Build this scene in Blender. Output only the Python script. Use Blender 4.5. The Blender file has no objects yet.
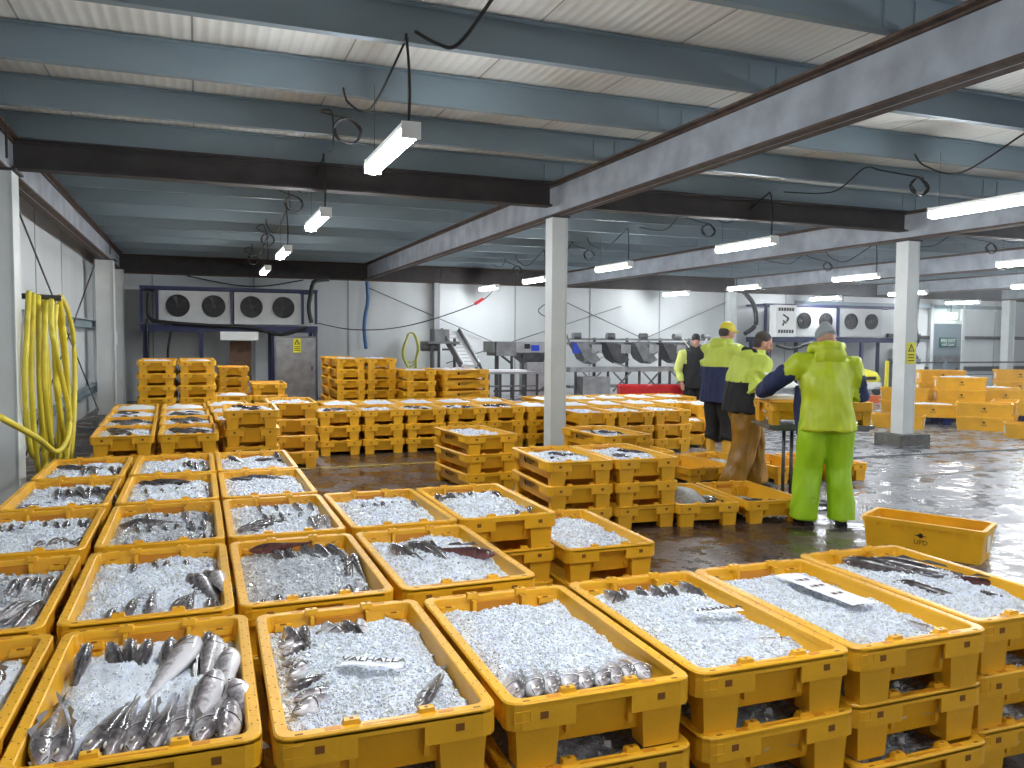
import bpy, math, random
from math import sin, cos, pi, radians as R
from mathutils import Vector as V, Matrix, noise
random.seed(7)
sc = bpy.context.scene
C = sc.collection

# ------------------------------------------------------------------ materials
MATS = {}
def mat(name, col, rough=.5, metal=0., var=0., vscale=6., bump=0., bscale=40., spec=.5, trans=0., coat=0., emit=0., stretch=(1,1,1), sss=0., col2=None):
    m = bpy.data.materials.new(name); m.use_nodes = True; MATS[name] = m
    nt = m.node_tree; b = nt.nodes['Principled BSDF']
    b.inputs['Base Color'].default_value = (*col, 1); b.inputs['Roughness'].default_value = rough
    b.inputs['Metallic'].default_value = metal; b.inputs['Specular IOR Level'].default_value = spec
    b.inputs['Transmission Weight'].default_value = trans; b.inputs['Coat Weight'].default_value = coat
    if sss: b.inputs['Subsurface Weight'].default_value = sss; b.inputs['Subsurface Radius'].default_value = (.02,.02,.03)
    if emit: b.inputs['Emission Color'].default_value = (*col, 1); b.inputs['Emission Strength'].default_value = emit
    if var or bump or col2:
        tc = nt.nodes.new('ShaderNodeTexCoord'); mp = nt.nodes.new('ShaderNodeMapping'); mp.inputs['Scale'].default_value = stretch
        nt.links.new(tc.outputs['Object'], mp.inputs[0])
        if var or col2:
            n = nt.nodes.new('ShaderNodeTexNoise'); n.inputs['Scale'].default_value = vscale; n.inputs['Detail'].default_value = 6
            nt.links.new(mp.outputs[0], n.inputs['Vector'])
            r = nt.nodes.new('ShaderNodeValToRGB'); r.color_ramp.elements[0].position = .35; r.color_ramp.elements[1].position = .68
            c2 = col2 or tuple(c*(1-var) for c in col)
            r.color_ramp.elements[0].color = (*c2, 1); r.color_ramp.elements[1].color = (*col, 1)
            nt.links.new(n.outputs['Fac'], r.inputs[0]); nt.links.new(r.outputs[0], b.inputs['Base Color'])
        if bump:
            n2 = nt.nodes.new('ShaderNodeTexNoise'); n2.inputs['Scale'].default_value = bscale; n2.inputs['Detail'].default_value = 4
            nt.links.new(mp.outputs[0], n2.inputs['Vector'])
            bp = nt.nodes.new('ShaderNodeBump'); bp.inputs['Strength'].default_value = bump; bp.inputs['Distance'].default_value = .02
            nt.links.new(n2.outputs['Fac'], bp.inputs['Height']); nt.links.new(bp.outputs[0], b.inputs['Normal'])
    return m
yellow = mat('yellow_plastic', (.84,.43,.018), .38, var=.16, vscale=5, bump=.08, bscale=60, sss=.0)
yellow_d = mat('recess_shade', (.58,.22,.008), .5)  # darker yellow painting the shade in handle recesses and rim slots
hole_shade = mat('hole_shade', (.20,.075,.008), .7)  # orange-brown patches painting shade inside holes that are not cut
vent_tint = None
yellow_b = mat('long_box_plastic', (.88,.46,.016), .38, var=.2, vscale=4, bump=.1, bscale=50)
ink = mat('black_ink', (.02,.012,.008), .6)
ink_soft = mat('faded_ink', (.07,.03,.01), .7)
ice = mat('ice_snow', (.83,.885,.985), .28, var=.08, vscale=30, bump=.6, bscale=150, spec=.6, sss=.25)
ice_chip = mat('ice_chip', (.93,.96,1.0), .06, spec=.9, trans=.3, sss=.2)
ice_chip.node_tree.nodes['Principled BSDF'].inputs['IOR'].default_value = 1.31
ice_wet = mat('wet_ice', (.74,.78,.84), .15, var=.35, vscale=25, bump=.9, bscale=110, spec=.8)
paper = mat('paper', (.85,.86,.9), .6, bump=.1)
galv = mat('galvanised_steel', (.25,.32,.365), .5, metal=.2, var=.25, vscale=1.5, stretch=(.3,1,1))
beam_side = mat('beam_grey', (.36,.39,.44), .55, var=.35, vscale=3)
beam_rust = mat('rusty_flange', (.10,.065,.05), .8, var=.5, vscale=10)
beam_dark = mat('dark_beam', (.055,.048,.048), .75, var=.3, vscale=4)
white_paint = mat('white_paint', (.66,.69,.68), .4, var=.1, vscale=3)
panel_white = mat('wall_panel', (.62,.65,.66), .38, var=.12, vscale=1.2, stretch=(1,1,.3))
seam = mat('panel_seam', (.33,.35,.36), .5)
steel = mat('stainless', (.42,.43,.44), .32, metal=.8, var=.3, vscale=5)
steel_d = mat('dark_steel', (.10,.10,.105), .45, metal=.5, var=.3, vscale=8)
steel_m = mat('mid_steel', (.25,.26,.27), .4, metal=.6, var=.35, vscale=6)
navy = mat('navy_frame', (.012,.017,.075), .45)
black = mat('black', (.008,.008,.009), .5)
rubber = mat('black_cable', (.012,.012,.014), .6)
ac_white = mat('cooler_casing', (.52,.54,.55), .4, var=.1)
fanm = mat('fan_black', (.008,.008,.009), .5)
fan_b = mat('fan_blade', (.022,.022,.024), .5)
hose_y = mat('yellow_hose', (.80,.66,.06), .45, var=.12, vscale=10)
hose_g = mat('green_yellow_hose', (.55,.55,.14), .5)
blue_pipe = mat('blue_pipe', (.04,.13,.30), .5)
tube_em = mat('tube_light', (.93,.97,1.0), .5, emit=125)
exit_em = mat('exit_light', (.75,1.0,.93), .5, emit=9)
red_p = mat('red_plastic', (.72,.02,.03), .4, var=.15)
blue_p = mat('blue_plastic', (.01,.04,.42), .4)
concrete = mat('concrete_block', (.16,.155,.14), .8, var=.4, vscale=9, bump=.3)
door_grey = mat('grey_door', (.17,.21,.24), .45, var=.1)
green_s = mat('green_sign', (.015,.10,.07), .5)
white_s = mat('sign_white', (.85,.87,.85), .5)
yel_s = mat('sign_yellow', (.8,.72,.03), .5)
brown_card = mat('brown_panel', (.22,.12,.07), .6, var=.4, vscale=6)
orange = mat('orange_paint', (.75,.16,.03), .5)
lime = mat('lime_oilskin', (.50,.62,.015), .42, var=.12, vscale=4, bump=.1, bscale=12)
lime_t = mat('lime_trousers', (.34,.60,.012), .38, var=.12, vscale=4, bump=.1, bscale=10)
hiviz = mat('hi_vis_yellow', (.60,.72,.10), .55, var=.12, vscale=5, bump=.15, bscale=14)
hiviz2 = mat('hi_vis_pale', (.62,.70,.17), .55, var=.15, vscale=5, bump=.15, bscale=14)
navy_c = mat('navy_cloth', (.012,.022,.085), .7, bump=.15, bscale=14)
black_c = mat('black_cloth', (.010,.011,.014), .75, bump=.1, bscale=14)
ochre = mat('ochre_oilskin', (.36,.175,.014), .35, var=.35, vscale=6, bump=.2, bscale=9)
boot_y = mat('yellow_boot', (.70,.42,.06), .5)
silver_r = mat('reflective', (.42,.48,.42), .4)
skin = mat('skin', (.55,.28,.20), .5, var=.12, vscale=9, sss=.1)
hair = mat('grey_hair', (.07,.06,.055), .8, bump=.5, bscale=120)
beanie_g = mat('grey_knit', (.30,.33,.35), .85, bump=.4, bscale=90)
cap_y = mat('yellow_cap', (.78,.66,.05), .5)
glove = mat('pale_blue_glove', (.36,.46,.60), .5)
eye_m = mat('fish_eye', (.01,.01,.012), .1)
eye_w = mat('eye_white', (.7,.68,.6), .2)
fin_m = mat('fish_fin', (.17,.15,.14), .35, var=.3, vscale=20)

def fish_mat(name, back, belly, spots=.5, mid=None):
    m = bpy.data.materials.new(name); m.use_nodes = True; nt = m.node_tree; b = nt.nodes['Principled BSDF']
    b.inputs['Roughness'].default_value = .2; b.inputs['Specular IOR Level'].default_value = .7; b.inputs['Coat Weight'].default_value = .4
    tc = nt.nodes.new('ShaderNodeTexCoord'); sp = nt.nodes.new('ShaderNodeSeparateXYZ'); nt.links.new(tc.outputs['Object'], sp.inputs[0])
    n = nt.nodes.new('ShaderNodeTexNoise'); n.inputs['Scale'].default_value = 45; n.inputs['Detail'].default_value = 5; nt.links.new(tc.outputs['Object'], n.inputs['Vector'])
    ad = nt.nodes.new('ShaderNodeMath'); ad.operation = 'MULTIPLY_ADD'; ad.inputs[1].default_value = 13; nt.links.new(sp.outputs['Z'], ad.inputs[0])
    ad2 = nt.nodes.new('ShaderNodeMath'); ad2.operation = 'MULTIPLY_ADD'; ad2.inputs[1].default_value = spots; ad2.inputs[2].default_value = .5-spots*.5; nt.links.new(n.outputs['Fac'], ad2.inputs[0])
    nt.links.new(ad2.outputs[0], ad.inputs[2])
    r = nt.nodes.new('ShaderNodeValToRGB'); e = r.color_ramp.elements; e[0].position = .3; e[0].color = (*belly,1); e[1].position = .85; e[1].color = (*back,1)
    x = e.new(.55); x.color = (*(mid or tuple((p+q)/2 for p,q in zip(back,belly))),1)
    nt.links.new(ad.outputs[0], r.inputs[0]); nt.links.new(r.outputs[0], b.inputs['Base Color'])
    n3 = nt.nodes.new('ShaderNodeTexVoronoi'); n3.inputs['Scale'].default_value = 160; nt.links.new(tc.outputs['Object'], n3.inputs['Vector'])
    bp = nt.nodes.new('ShaderNodeBump'); bp.inputs['Strength'].default_value = .15; bp.inputs['Distance'].default_value = .005
    nt.links.new(n3.outputs['Distance'], bp.inputs['Height']); nt.links.new(bp.outputs[0], b.inputs['Normal'])
    return m
F_SIL = fish_mat('silver_fish', (.05,.042,.045), (.62,.60,.62), .75, (.22,.19,.20))
F_GRY = fish_mat('grey_fish', (.05,.045,.05), (.45,.43,.44), .8, (.17,.15,.155))
F_DRK = fish_mat('dark_fish', (.032,.026,.03), (.26,.23,.24), .8, (.09,.075,.08))
F_RED = fish_mat('red_fish', (.035,.012,.012), (.22,.06,.05), .6, (.10,.025,.02))

# ------------------------------------------------------------------ mesh builder
class MB:
    def __init__(s): s.v = []; s.f = []; s.m = []
    def add(s, vs, fs, mi=0):
        o = len(s.v); s.v += [tuple(p) for p in vs]; s.f += [tuple(i+o for i in f) for f in fs]; s.m += [mi]*len(fs)
    def box(s, c, d, mi=0, rot=None, taper=1.0):
        x,y,z = (q/2 for q in d); vs = [V((sx*x*(taper if sz<0 else 1), sy*y*(taper if sz<0 else 1), sz*z)) for sz in (-1,1) for sy in (-1,1) for sx in (-1,1)]
        if rot: 
            M = rot if isinstance(rot, Matrix) else Matrix.Rotation(rot, 3, 'Z'); vs = [M @ p for p in vs]
        c = V(c); s.add([p+c for p in vs], [(0,2,3,1),(4,5,7,6),(0,1,5,4),(2,6,7,3),(0,4,6,2),(1,3,7,5)], mi)
    def bar(s, a, b, w, h=None, mi=0):
        a, b = V(a), V(b); d = b-a; L = d.length; q = d.to_track_quat('X','Z').to_matrix()
        s.box((a+b)/2, (L, w, h or w), mi, q)
    def ring_tube(s, pts, rads, n=8, mi=0, up=None, cap=True):
        pts = [V(p) for p in pts]; o = len(s.v); N = len(pts)
        for i, p in enumerate(pts):
            d = (pts[min(i+1,N-1)]-pts[max(i-1,0)]); d = d.normalized() if d.length > 1e-9 else V((0,0,1))
            u = (V(up) if up else (V((0,0,1)) if abs(d.z) < .9 else V((1,0,0))))
            a = d.cross(u); a = a.normalized() if a.length > 1e-6 else V((1,0,0)); b = a.cross(d).normalized()
            r = rads[i] if isinstance(rads, (list,tuple)) else rads
            ra, rb = r if isinstance(r, (list,tuple)) else (r, r)
            for k in range(n): t = 2*pi*k/n; s.v.append(tuple(p + a*ra*cos(t) + b*rb*sin(t)))
        for i in range(N-1):
            for k in range(n):
                s.f.append((o+i*n+k, o+i*n+(k+1)%n, o+(i+1)*n+(k+1)%n, o+(i+1)*n+k)); s.m.append(mi)
        if cap:
            s.f.append(tuple(o+k for k in range(n))[::-1]); s.m.append(mi); s.f.append(tuple(o+(N-1)*n+k for k in range(n))); s.m.append(mi)
    def cyl(s, a, b, r, n=16, mi=0): s.ring_tube([a,b], r, n, mi)
    def quad(s, a, b, c, d, mi=0): s.add([a,b,c,d], [(0,1,2,3)], mi)
    def ball(s, c, r, n=10, mi=0):
        rr = r if isinstance(r,(list,tuple)) else (r,r,r); c = V(c); vs = []; fs = []
        for i in range(1,n): 
            for k in range(n*2): t = pi*i/n; u = pi*k/n; vs.append(c+V((rr[0]*sin(t)*cos(u), rr[1]*sin(t)*sin(u), rr[2]*cos(t))))
        m = n*2; a = len(vs); vs += [c+V((0,0,rr[2])), c-V((0,0,rr[2]))]
        for i in range(n-2):
            for k in range(m): fs.append((i*m+k, (i+1)*m+k, (i+1)*m+(k+1)%m, i*m+(k+1)%m))
        for k in range(m): fs.append((a, k, (k+1)%m)); fs.append((a+1, (n-2)*m+(k+1)%m, (n-2)*m+k))
        s.add(vs, fs, mi)
    def mesh(s, name, mats, smooth=False, weld=False):
        me = bpy.data.meshes.new(name); me.from_pydata(s.v, [], s.f); 
        for m in (mats if isinstance(mats,(list,tuple)) else [mats]): me.materials.append(m)
        me.polygons.foreach_set('material_index', s.m); me.polygons.foreach_set('use_smooth', [smooth]*len(s.f)); me.update(); return me
    def obj(s, name, mats, parent=None, smooth=False, loc=None):
        return ob(name, s.mesh(name, mats, smooth), parent, loc)
def ob(name, me, parent=None, loc=None, rot=None):
    o = bpy.data.objects.new(name, me); C.objects.link(o); o.parent = parent
    if loc is not None: o.location = loc
    if rot is not None: o.rotation_euler = rot
    return o
def tag(o, label=None, cat=None, group=None, kind=None):
    for k, v in (('label',label),('category',cat),('group',group),('kind',kind)):
        if v: o[k] = v
    return o
def empty(name, loc=(0,0,0), rz=0, **k):
    o = bpy.data.objects.new(name, None); C.objects.link(o); o.location = loc; o.rotation_euler = (0,0,rz); tag(o, **k); return o
def struct(name, mb, mats, label, cat, smooth=False): 
    o = mb.obj(name, mats, None, smooth); return tag(o, label, cat, None, 'structure')
def dup(root, loc=None, rot=None, **k):
    r = root.copy(); C.objects.link(r)
    for kk in ('label','group'):
        if kk in r: del r[kk]
    if loc is not None: r.location = loc
    if rot is not None: r.rotation_euler = rot
    tag(r, **k)
    for ch in KIDS.get(root.name, root.children):
        c = ch.copy(); C.objects.link(c); c.parent = r
        for g in ch.children:
            d = g.copy(); C.objects.link(d); d.parent = c
    return r
KIDS = {}
def curve_tube(name, pts, r, m, parent=None, res=6, n=6, smooth_path=True):
    P = [V(p) for p in pts]
    if smooth_path and len(P) > 2:
        Q = []
        for i in range(len(P)-1):
            p0,p1,p2,p3 = P[max(i-1,0)],P[i],P[i+1],P[min(i+2,len(P)-1)]
            for k in range(res):
                t = k/res; Q.append(.5*((2*p1)+(p2-p0)*t+(2*p0-5*p1+4*p2-p3)*t*t+(3*p1-p0-3*p2+p3)*t**3))
        Q.append(P[-1]); P = Q
    mb = MB(); mb.ring_tube(P, r, n); return mb.obj(name, m, parent, True)
def text_obj(name, s, size, m, M, parent=None, ext=.0008):
    cu = bpy.data.curves.new(name, 'FONT'); cu.body = s; cu.size = size; cu.extrude = ext; cu.align_x = 'CENTER'; cu.align_y = 'CENTER'
    t = bpy.data.objects.new(name, cu); C.objects.link(t); bpy.context.view_layer.update()
    me = bpy.data.meshes.new_from_object(t.evaluated_get(bpy.context.evaluated_depsgraph_get())); bpy.data.objects.remove(t)
    me.materials.clear(); me.materials.append(m); me.transform(M); o = ob(name, me, parent); return o

# ------------------------------------------------------------------ setting
def floor_mat():
    m = bpy.data.materials.new('wet_floor'); m.use_nodes = True; nt = m.node_tree; b = nt.nodes['Principled BSDF']; N = nt.nodes.new; Lk = nt.links.new
    tc = N('ShaderNodeTexCoord'); sp = N('ShaderNodeSeparateXYZ'); Lk(tc.outputs['Object'], sp.inputs[0])
    n1 = N('ShaderNodeTexNoise'); n1.inputs['Scale'].default_value = .55; n1.inputs['Detail'].default_value = 7; Lk(tc.outputs['Object'], n1.inputs['Vector'])
    n2 = N('ShaderNodeTexNoise'); n2.inputs['Scale'].default_value = 3.2; n2.inputs['Detail'].default_value = 9; n2.inputs['Roughness'].default_value = .7; Lk(tc.outputs['Object'], n2.inputs['Vector'])
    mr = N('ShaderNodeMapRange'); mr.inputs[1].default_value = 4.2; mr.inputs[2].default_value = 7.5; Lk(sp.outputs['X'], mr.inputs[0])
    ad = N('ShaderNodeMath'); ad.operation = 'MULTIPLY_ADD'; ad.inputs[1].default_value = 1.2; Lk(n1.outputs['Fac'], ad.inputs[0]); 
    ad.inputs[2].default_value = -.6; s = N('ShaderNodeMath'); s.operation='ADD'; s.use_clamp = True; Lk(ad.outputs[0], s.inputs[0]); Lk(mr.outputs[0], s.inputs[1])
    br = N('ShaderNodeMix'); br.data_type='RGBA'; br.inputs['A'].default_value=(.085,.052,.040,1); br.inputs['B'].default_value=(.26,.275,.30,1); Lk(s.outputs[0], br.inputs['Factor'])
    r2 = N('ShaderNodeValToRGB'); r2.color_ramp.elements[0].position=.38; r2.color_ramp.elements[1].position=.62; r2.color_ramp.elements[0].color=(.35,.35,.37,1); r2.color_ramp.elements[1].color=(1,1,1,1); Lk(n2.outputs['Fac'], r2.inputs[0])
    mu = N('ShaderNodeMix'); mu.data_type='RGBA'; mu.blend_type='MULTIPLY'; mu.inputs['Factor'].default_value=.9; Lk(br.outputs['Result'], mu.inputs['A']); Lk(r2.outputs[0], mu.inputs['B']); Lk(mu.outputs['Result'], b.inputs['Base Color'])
    rr = N('ShaderNodeMapRange'); rr.inputs[1].default_value=.42; rr.inputs[2].default_value=.6; rr.inputs[3].default_value=.10; rr.inputs[4].default_value=.55; Lk(n2.outputs['Fac'], rr.inputs[0]); Lk(rr.outputs[0], b.inputs['Roughness'])
    n3 = N('ShaderNodeTexNoise'); n3.inputs['Scale'].default_value = 9; n3.inputs['Detail'].default_value = 5; Lk(tc.outputs['Object'], n3.inputs['Vector'])
    bp = N('ShaderNodeBump'); bp.inputs['Strength'].default_value=.35; bp.inputs['Distance'].default_value=.012; Lk(n3.outputs['Fac'], bp.inputs['Height']); Lk(bp.outputs[0], b.inputs['Normal'])
    b.inputs['Specular IOR Level'].default_value = .7
    return m
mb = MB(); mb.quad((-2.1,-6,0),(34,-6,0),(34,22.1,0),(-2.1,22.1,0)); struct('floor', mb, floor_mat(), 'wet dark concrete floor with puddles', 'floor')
def roof_mat():
    m = bpy.data.materials.new('roof_sheet'); m.use_nodes = True; nt = m.node_tree; b = nt.nodes['Principled BSDF']; N = nt.nodes.new; Lk = nt.links.new
    tc = N('ShaderNodeTexCoord'); sp = N('ShaderNodeSeparateXYZ'); Lk(tc.outputs['Object'], sp.inputs[0])
    n1 = N('ShaderNodeTexNoise'); n1.inputs['Scale'].default_value = .8; n1.inputs['Detail'].default_value = 8; Lk(tc.outputs['Object'], n1.inputs['Vector'])
    r = N('ShaderNodeValToRGB'); r.color_ramp.elements[0].position=.3; r.color_ramp.elements[1].position=.65; r.color_ramp.elements[0].color=(.58,.55,.49,1); r.color_ramp.elements[1].color=(.82,.82,.78,1); Lk(n1.outputs['Fac'], r.inputs[0])
    w = N('ShaderNodeMath'); w.operation='MULTIPLY'; w.inputs[1].default_value=2*pi/.085; Lk(sp.outputs['X'], w.inputs[0]); sn = N('ShaderNodeMath'); sn.operation='SINE'; Lk(w.outputs[0], sn.inputs[0])
    mm = N('ShaderNodeMapRange'); mm.inputs[1].default_value=.3; mm.inputs[2].default_value=.9; mm.inputs[3].default_value=1; mm.inputs[4].default_value=.90; Lk(sn.outputs[0], mm.inputs[0])
    fr = N('ShaderNodeMath'); fr.operation='PINGPONG'; fr.inputs[1].default_value=.575; Lk(sp.outputs['X'], fr.inputs[0]); lt = N('ShaderNodeMath'); lt.operation='LESS_THAN'; lt.inputs[1].default_value=.008; Lk(fr.outputs[0], lt.inputs[0])
    su = N('ShaderNodeMath'); su.operation='MULTIPLY_ADD'; su.inputs[1].default_value=-.6; Lk(lt.outputs[0], su.inputs[0]); Lk(mm.outputs[0], su.inputs[2])
    mu = N('ShaderNodeMix'); mu.data_type='RGBA'; mu.blend_type='MULTIPLY'; mu.inputs['Factor'].default_value=1; Lk(r.outputs[0], mu.inputs['A']); Lk(su.outputs[0], mu.inputs['B']); Lk(mu.outputs['Result'], b.inputs['Base Color'])
    bp = N('ShaderNodeBump'); bp.inputs['Strength'].default_value=.25; bp.inputs['Distance'].default_value=.008; Lk(sn.outputs[0], bp.inputs['Height']); Lk(bp.outputs[0], b.inputs['Normal'])
    b.inputs['Roughness'].default_value=.4; return m
ZR = 3.84
mb = MB(); mb.quad((-2.1,-6,ZR),(-2.1,22.1,ZR),(34,22.1,ZR),(34,-6,ZR)); struct('ceiling', mb, roof_mat(), 'pale corrugated roof sheets stained with damp', 'ceiling')
mb = MB(); mb.quad((-2.1,-6,0),(-2.1,22.1,0),(-2.1,22.1,ZR),(-2.1,-6,ZR))
for y in (1.2,3.6,6,8.4,13.2,15.6,20): mb.box((-2.095,y,1.9),(.01,.02,3.8),1)
struct('wall_left', mb, [panel_white, seam], 'glossy white panelled side wall', 'wall')
mb = MB(); mb.quad((-2.1,22.1,0),(34,22.1,0),(34,22.1,ZR),(-2.1,22.1,ZR))
x = -1.0
while x < 34: mb.box((x,22.09,1.9),(.03,.02,3.8),1); x += 2.4
struct('wall_back', mb, [panel_white, seam], 'pale grey panelled wall at the far end', 'wall')
mb = MB(); mb.quad((34,-6,0),(34,-6,ZR),(34,22.1,ZR),(34,22.1,0)); struct('wall_right', mb, panel_white, 'pale side wall', 'wall')

# purlins (Z sections)
def zsec(mb, y, x0, x1):
    z0, z1 = 3.58, 3.83
    prof = [(y-.005,z0+.012),(y-.005,z1)]
    mb.box(((x0+x1)/2, y, (z0+z1)/2), (x1-x0, .012, z1-z0)); mb.box(((x0+x1)/2, y+.032, z0+.004), (x1-x0, .07, .008)); mb.box(((x0+x1)/2, y-.032, z1-.004), (x1-x0, .07, .008))
    mb.box(((x0+x1)/2, y+.066, z0+.014), (x1-x0, .004, .02))
k = 0; y = -4.03
while y < 22:
    mb = MB(); zsec(mb, y, -2.1, 34)
    for bx in (-1.7,4.3,10.2,16.1,22,28):
        for s in (-1,1): mb.box((bx+s*.13, y-.012, 3.69), (.14,.012,.2))
    k += 1; struct('trim_%d' % k, mb, galv, 'galvanised roof purlin, number %d counted from behind the camera' % k if False else 'galvanised steel roof purlin spanning the hall', 'purlin'); bpy.data.objects['trim_%d' % k]['group'] = 'roof purlins'
    y += 1.36
def ibeam(name, a, b, z0, z1, w, mats, label, group='main roof beams'):
    a, b = V((*a,0)), V((*b,0)); mb = MB(); d = (b-a); L = d.length; c = (a+b)/2; q = math.atan2(d.y, d.x)
    mb.box((c.x,c.y,(z0+z1)/2), (L,.012,z1-z0), 0, q)
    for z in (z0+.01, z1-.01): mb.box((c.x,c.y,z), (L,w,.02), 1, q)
    nrm = V((-d.y,d.x,0)).normalized()
    for s in (-1,1):
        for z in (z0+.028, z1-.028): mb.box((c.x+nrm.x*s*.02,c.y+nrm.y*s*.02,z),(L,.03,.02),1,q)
    o = struct(name, mb, mats, label, 'beam'); o['group'] = group; return o
for i, x in enumerate((-1.72,4.3,10.2,16.1,22,28)):
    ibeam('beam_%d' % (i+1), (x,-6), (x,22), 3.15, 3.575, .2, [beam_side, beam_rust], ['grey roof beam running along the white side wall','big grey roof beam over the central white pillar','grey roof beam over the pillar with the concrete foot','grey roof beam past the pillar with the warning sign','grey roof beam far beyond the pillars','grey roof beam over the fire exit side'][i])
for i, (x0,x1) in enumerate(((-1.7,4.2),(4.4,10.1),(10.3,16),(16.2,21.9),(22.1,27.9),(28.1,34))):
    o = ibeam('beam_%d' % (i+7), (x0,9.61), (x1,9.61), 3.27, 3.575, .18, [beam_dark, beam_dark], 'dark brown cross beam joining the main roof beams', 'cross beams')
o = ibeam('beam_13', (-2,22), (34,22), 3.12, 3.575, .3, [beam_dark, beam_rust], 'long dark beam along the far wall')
# cladding strip under left beam
# columns
def hcol(name, x, y, label, ztop=3.15, w=.2, foot=False, m=white_paint):
    mb = MB(); z0 = .17 if foot else 0
    mb.box((x, y, (z0+ztop)/2), (w, w*.94, ztop-z0))
    for s in (-1,1): mb.box((x+s*w*.5, y, (z0+ztop)/2), (.012, w*1.06, ztop-z0))
    mb.box((x,y,ztop-.01),(w*1.3,w*1.3,.02),1); mb.box((x+.11,y-.1,3.4),(.02,.02,.3),1)
    if foot: mb.box((x,y,.085),(.62,.5,.17),2)
    return struct(name, mb, [m, beam_dark, concrete], label, 'column')
hcol('column_1', 4.3, 9.61, 'white square pillar in the middle of the hall')
hcol('column_2', 10.25, 9.66, 'white pillar on a concrete foot with a yellow warning sign', foot=True, w=.22)
hcol('column_3', 28, 21.7, 'white pillar beside the fire exit door', w=.3)
hcol('column_4', -1.74, 9.02, 'white wall column beside the hanging yellow hose', w=.3)
hcol('column_5', -1.72, 18.6, 'white wall column further down the side wall', w=.32)
hcol('column_6', -1.72, 21.0, 'white wall column near the far corner', w=.3)
hcol('column_7', 6.2, 21.95, 'slim grey wall post behind the conveyor', w=.14, m=seam)
hcol('column_8', 15.9, 21.9, 'white wall post beside the far cooling units', w=.25)
# warning sign on pillar
def warn_sign(loc, rz, s, label):
    e = empty('warning_sign', loc, rz, label=label, cat='sign')
    mb = MB(); mb.box((0,0,0),(.14*s,.006,.26*s)); mb.obj('plate', yel_s, e)
    mb = MB(); h = .04*s
    mb.add([(-.055*s,-.005,.02*s),(.055*s,-.005,.02*s),(0,-.005,.12*s)],[(0,1,2)]); mb.obj('triangle', ink, e)
    mb = MB(); mb.add([(-.03*s,-.0065,.033*s),(.03*s,-.0065,.033*s),(0,-.0065,.09*s)],[(0,1,2)]); mb.obj('triangle_centre', yel_s, e)
    mb = MB(); mb.add([(-.006*s,-.008,.05*s),(.004*s,-.008,.04*s),(.008*s,-.008,.07*s),(0,-.008,.08*s)],[(0,1,2,3)])
    for k in range(3): mb.box((0,-.0045,-.02*s-k*.035*s),(.1*s,.003,.012*s))
    mb.obj('lettering', ink, e); return e
warn_sign((10.25,9.54,1.42), 0, 1.25, 'small yellow warning triangle sign on the white pillar')

# rails and braces on left wall
for z, lab in ((1.83,'upper'),(.55,'lower')):
    mb = MB(); mb.box((-1.98,8,z),(.05,28,.14)); mb.box((-1.93,8,z+.07),(.1,28,.012)); mb.box((-1.93,8,z-.07),(.1,28,.012))
    struct('trim_%d' % (40+int(z)), mb, galv, lab+' galvanised cladding rail along the white side wall', 'rail')
for a, b in (((-1.86,10.6,3.05),(-1.86,18.3,.1)),((-1.88,18.3,3.0),(-1.88,10.9,.2)),((-1.86,9.5,3.0),(-1.86,2,.2))):
    mb = MB(); mb.cyl(a,b,.012,6); o = mb.obj('brace_rod', steel_d, None, True); tag(o, 'thin dark diagonal brace rod against the white side wall','brace','wall brace rods')
for i,(a, b) in enumerate((((4.3,22.0,2.95),(9.4,22.0,.9)),((12.0,22.0,2.6),(6.5,22.0,.9)),((9.5,22.0,2.95),(14.6,22.0,.9)),((16,22.0,2.9),(11,22.0,.9)))):
    mb = MB(); mb.cyl(a,b,.014,6); o = mb.obj('brace_rod', steel_m, None, True); tag(o, 'thin grey diagonal brace rod across the far wall','brace','far wall brace rods')
# yellow floor line
mb = MB(); mb.box((3.2,10.12,.003),(5.6,.06,.004)); struct('trim_50', mb, mat('line_paint',(.5,.38,.05),.5,var=.5,vscale=8), 'worn yellow line painted on the floor', 'floor line')
mb = MB(); mb.box((12,7.4,.003),(9,.07,.004),0,.03); struct('trim_51', mb, mat('pale_line',(.3,.29,.26),.5,var=.6,vscale=5), 'worn pale line painted on the wet floor', 'floor line')
mb = MB(); mb.box((14,8.5,.002),(12,.12,.003),0,-.04); struct('trim_52', mb, mat('drain',(.03,.03,.03),.6), 'dark drain joint across the wet floor', 'floor joint')

# ------------------------------------------------------------------ lights
def make_light():
    e = empty('tube_light_fitting', (0,0,0))
    mb = MB(); mb.box((0,0,.035),(.12,1.25,.05)); 
    for s in (-1,1): mb.box((0,s*.63,.01),(.13,.02,.11))
    mb.obj('housing', white_s, e)
    mb = MB(); P = [(0,-.62,0),(0,.62,0)]; mb.ring_tube(P, [(.066,.052),(.066,.052)], 14); mb.obj('diffuser', tube_em, e, True)
    for s in (-1,1): mb = MB(); mb.cyl((0,s*.55,.05),(0,s*.55,.63),.003,5); mb.obj('suspension_wire', steel_d, e)
    return e
L0 = make_light(); first = True
for ix, x in enumerate((1.33,7.3,13.1,18.6,24.5)):
    for iy, y in enumerate((-1.9,2.0,5.95,9.75,13.7,17.5,20.7)):  # first two fittings of a row are unseen, added to light the foreground
        if ix == 4 and iy < 3 or ix == 0 and iy == 6: continue
        nm = ['the row over the fish boxes near the hose wall','the row past the central pillar','the row above the sorting men','the row beyond the footed pillar','the row by the fire exit'][ix]
        lab = 'bright white tube light, %s in %s' % (['first','second','third','fourth','fifth','sixth','last'][iy], nm)
        if first: o = L0; o.location = (x,y,2.95); tag(o, lab, 'light', 'ceiling tube lights'); o['category']='light'; first = False
        else: o = dup(L0, (x,y,2.95), label=lab, group='ceiling tube lights')
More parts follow.
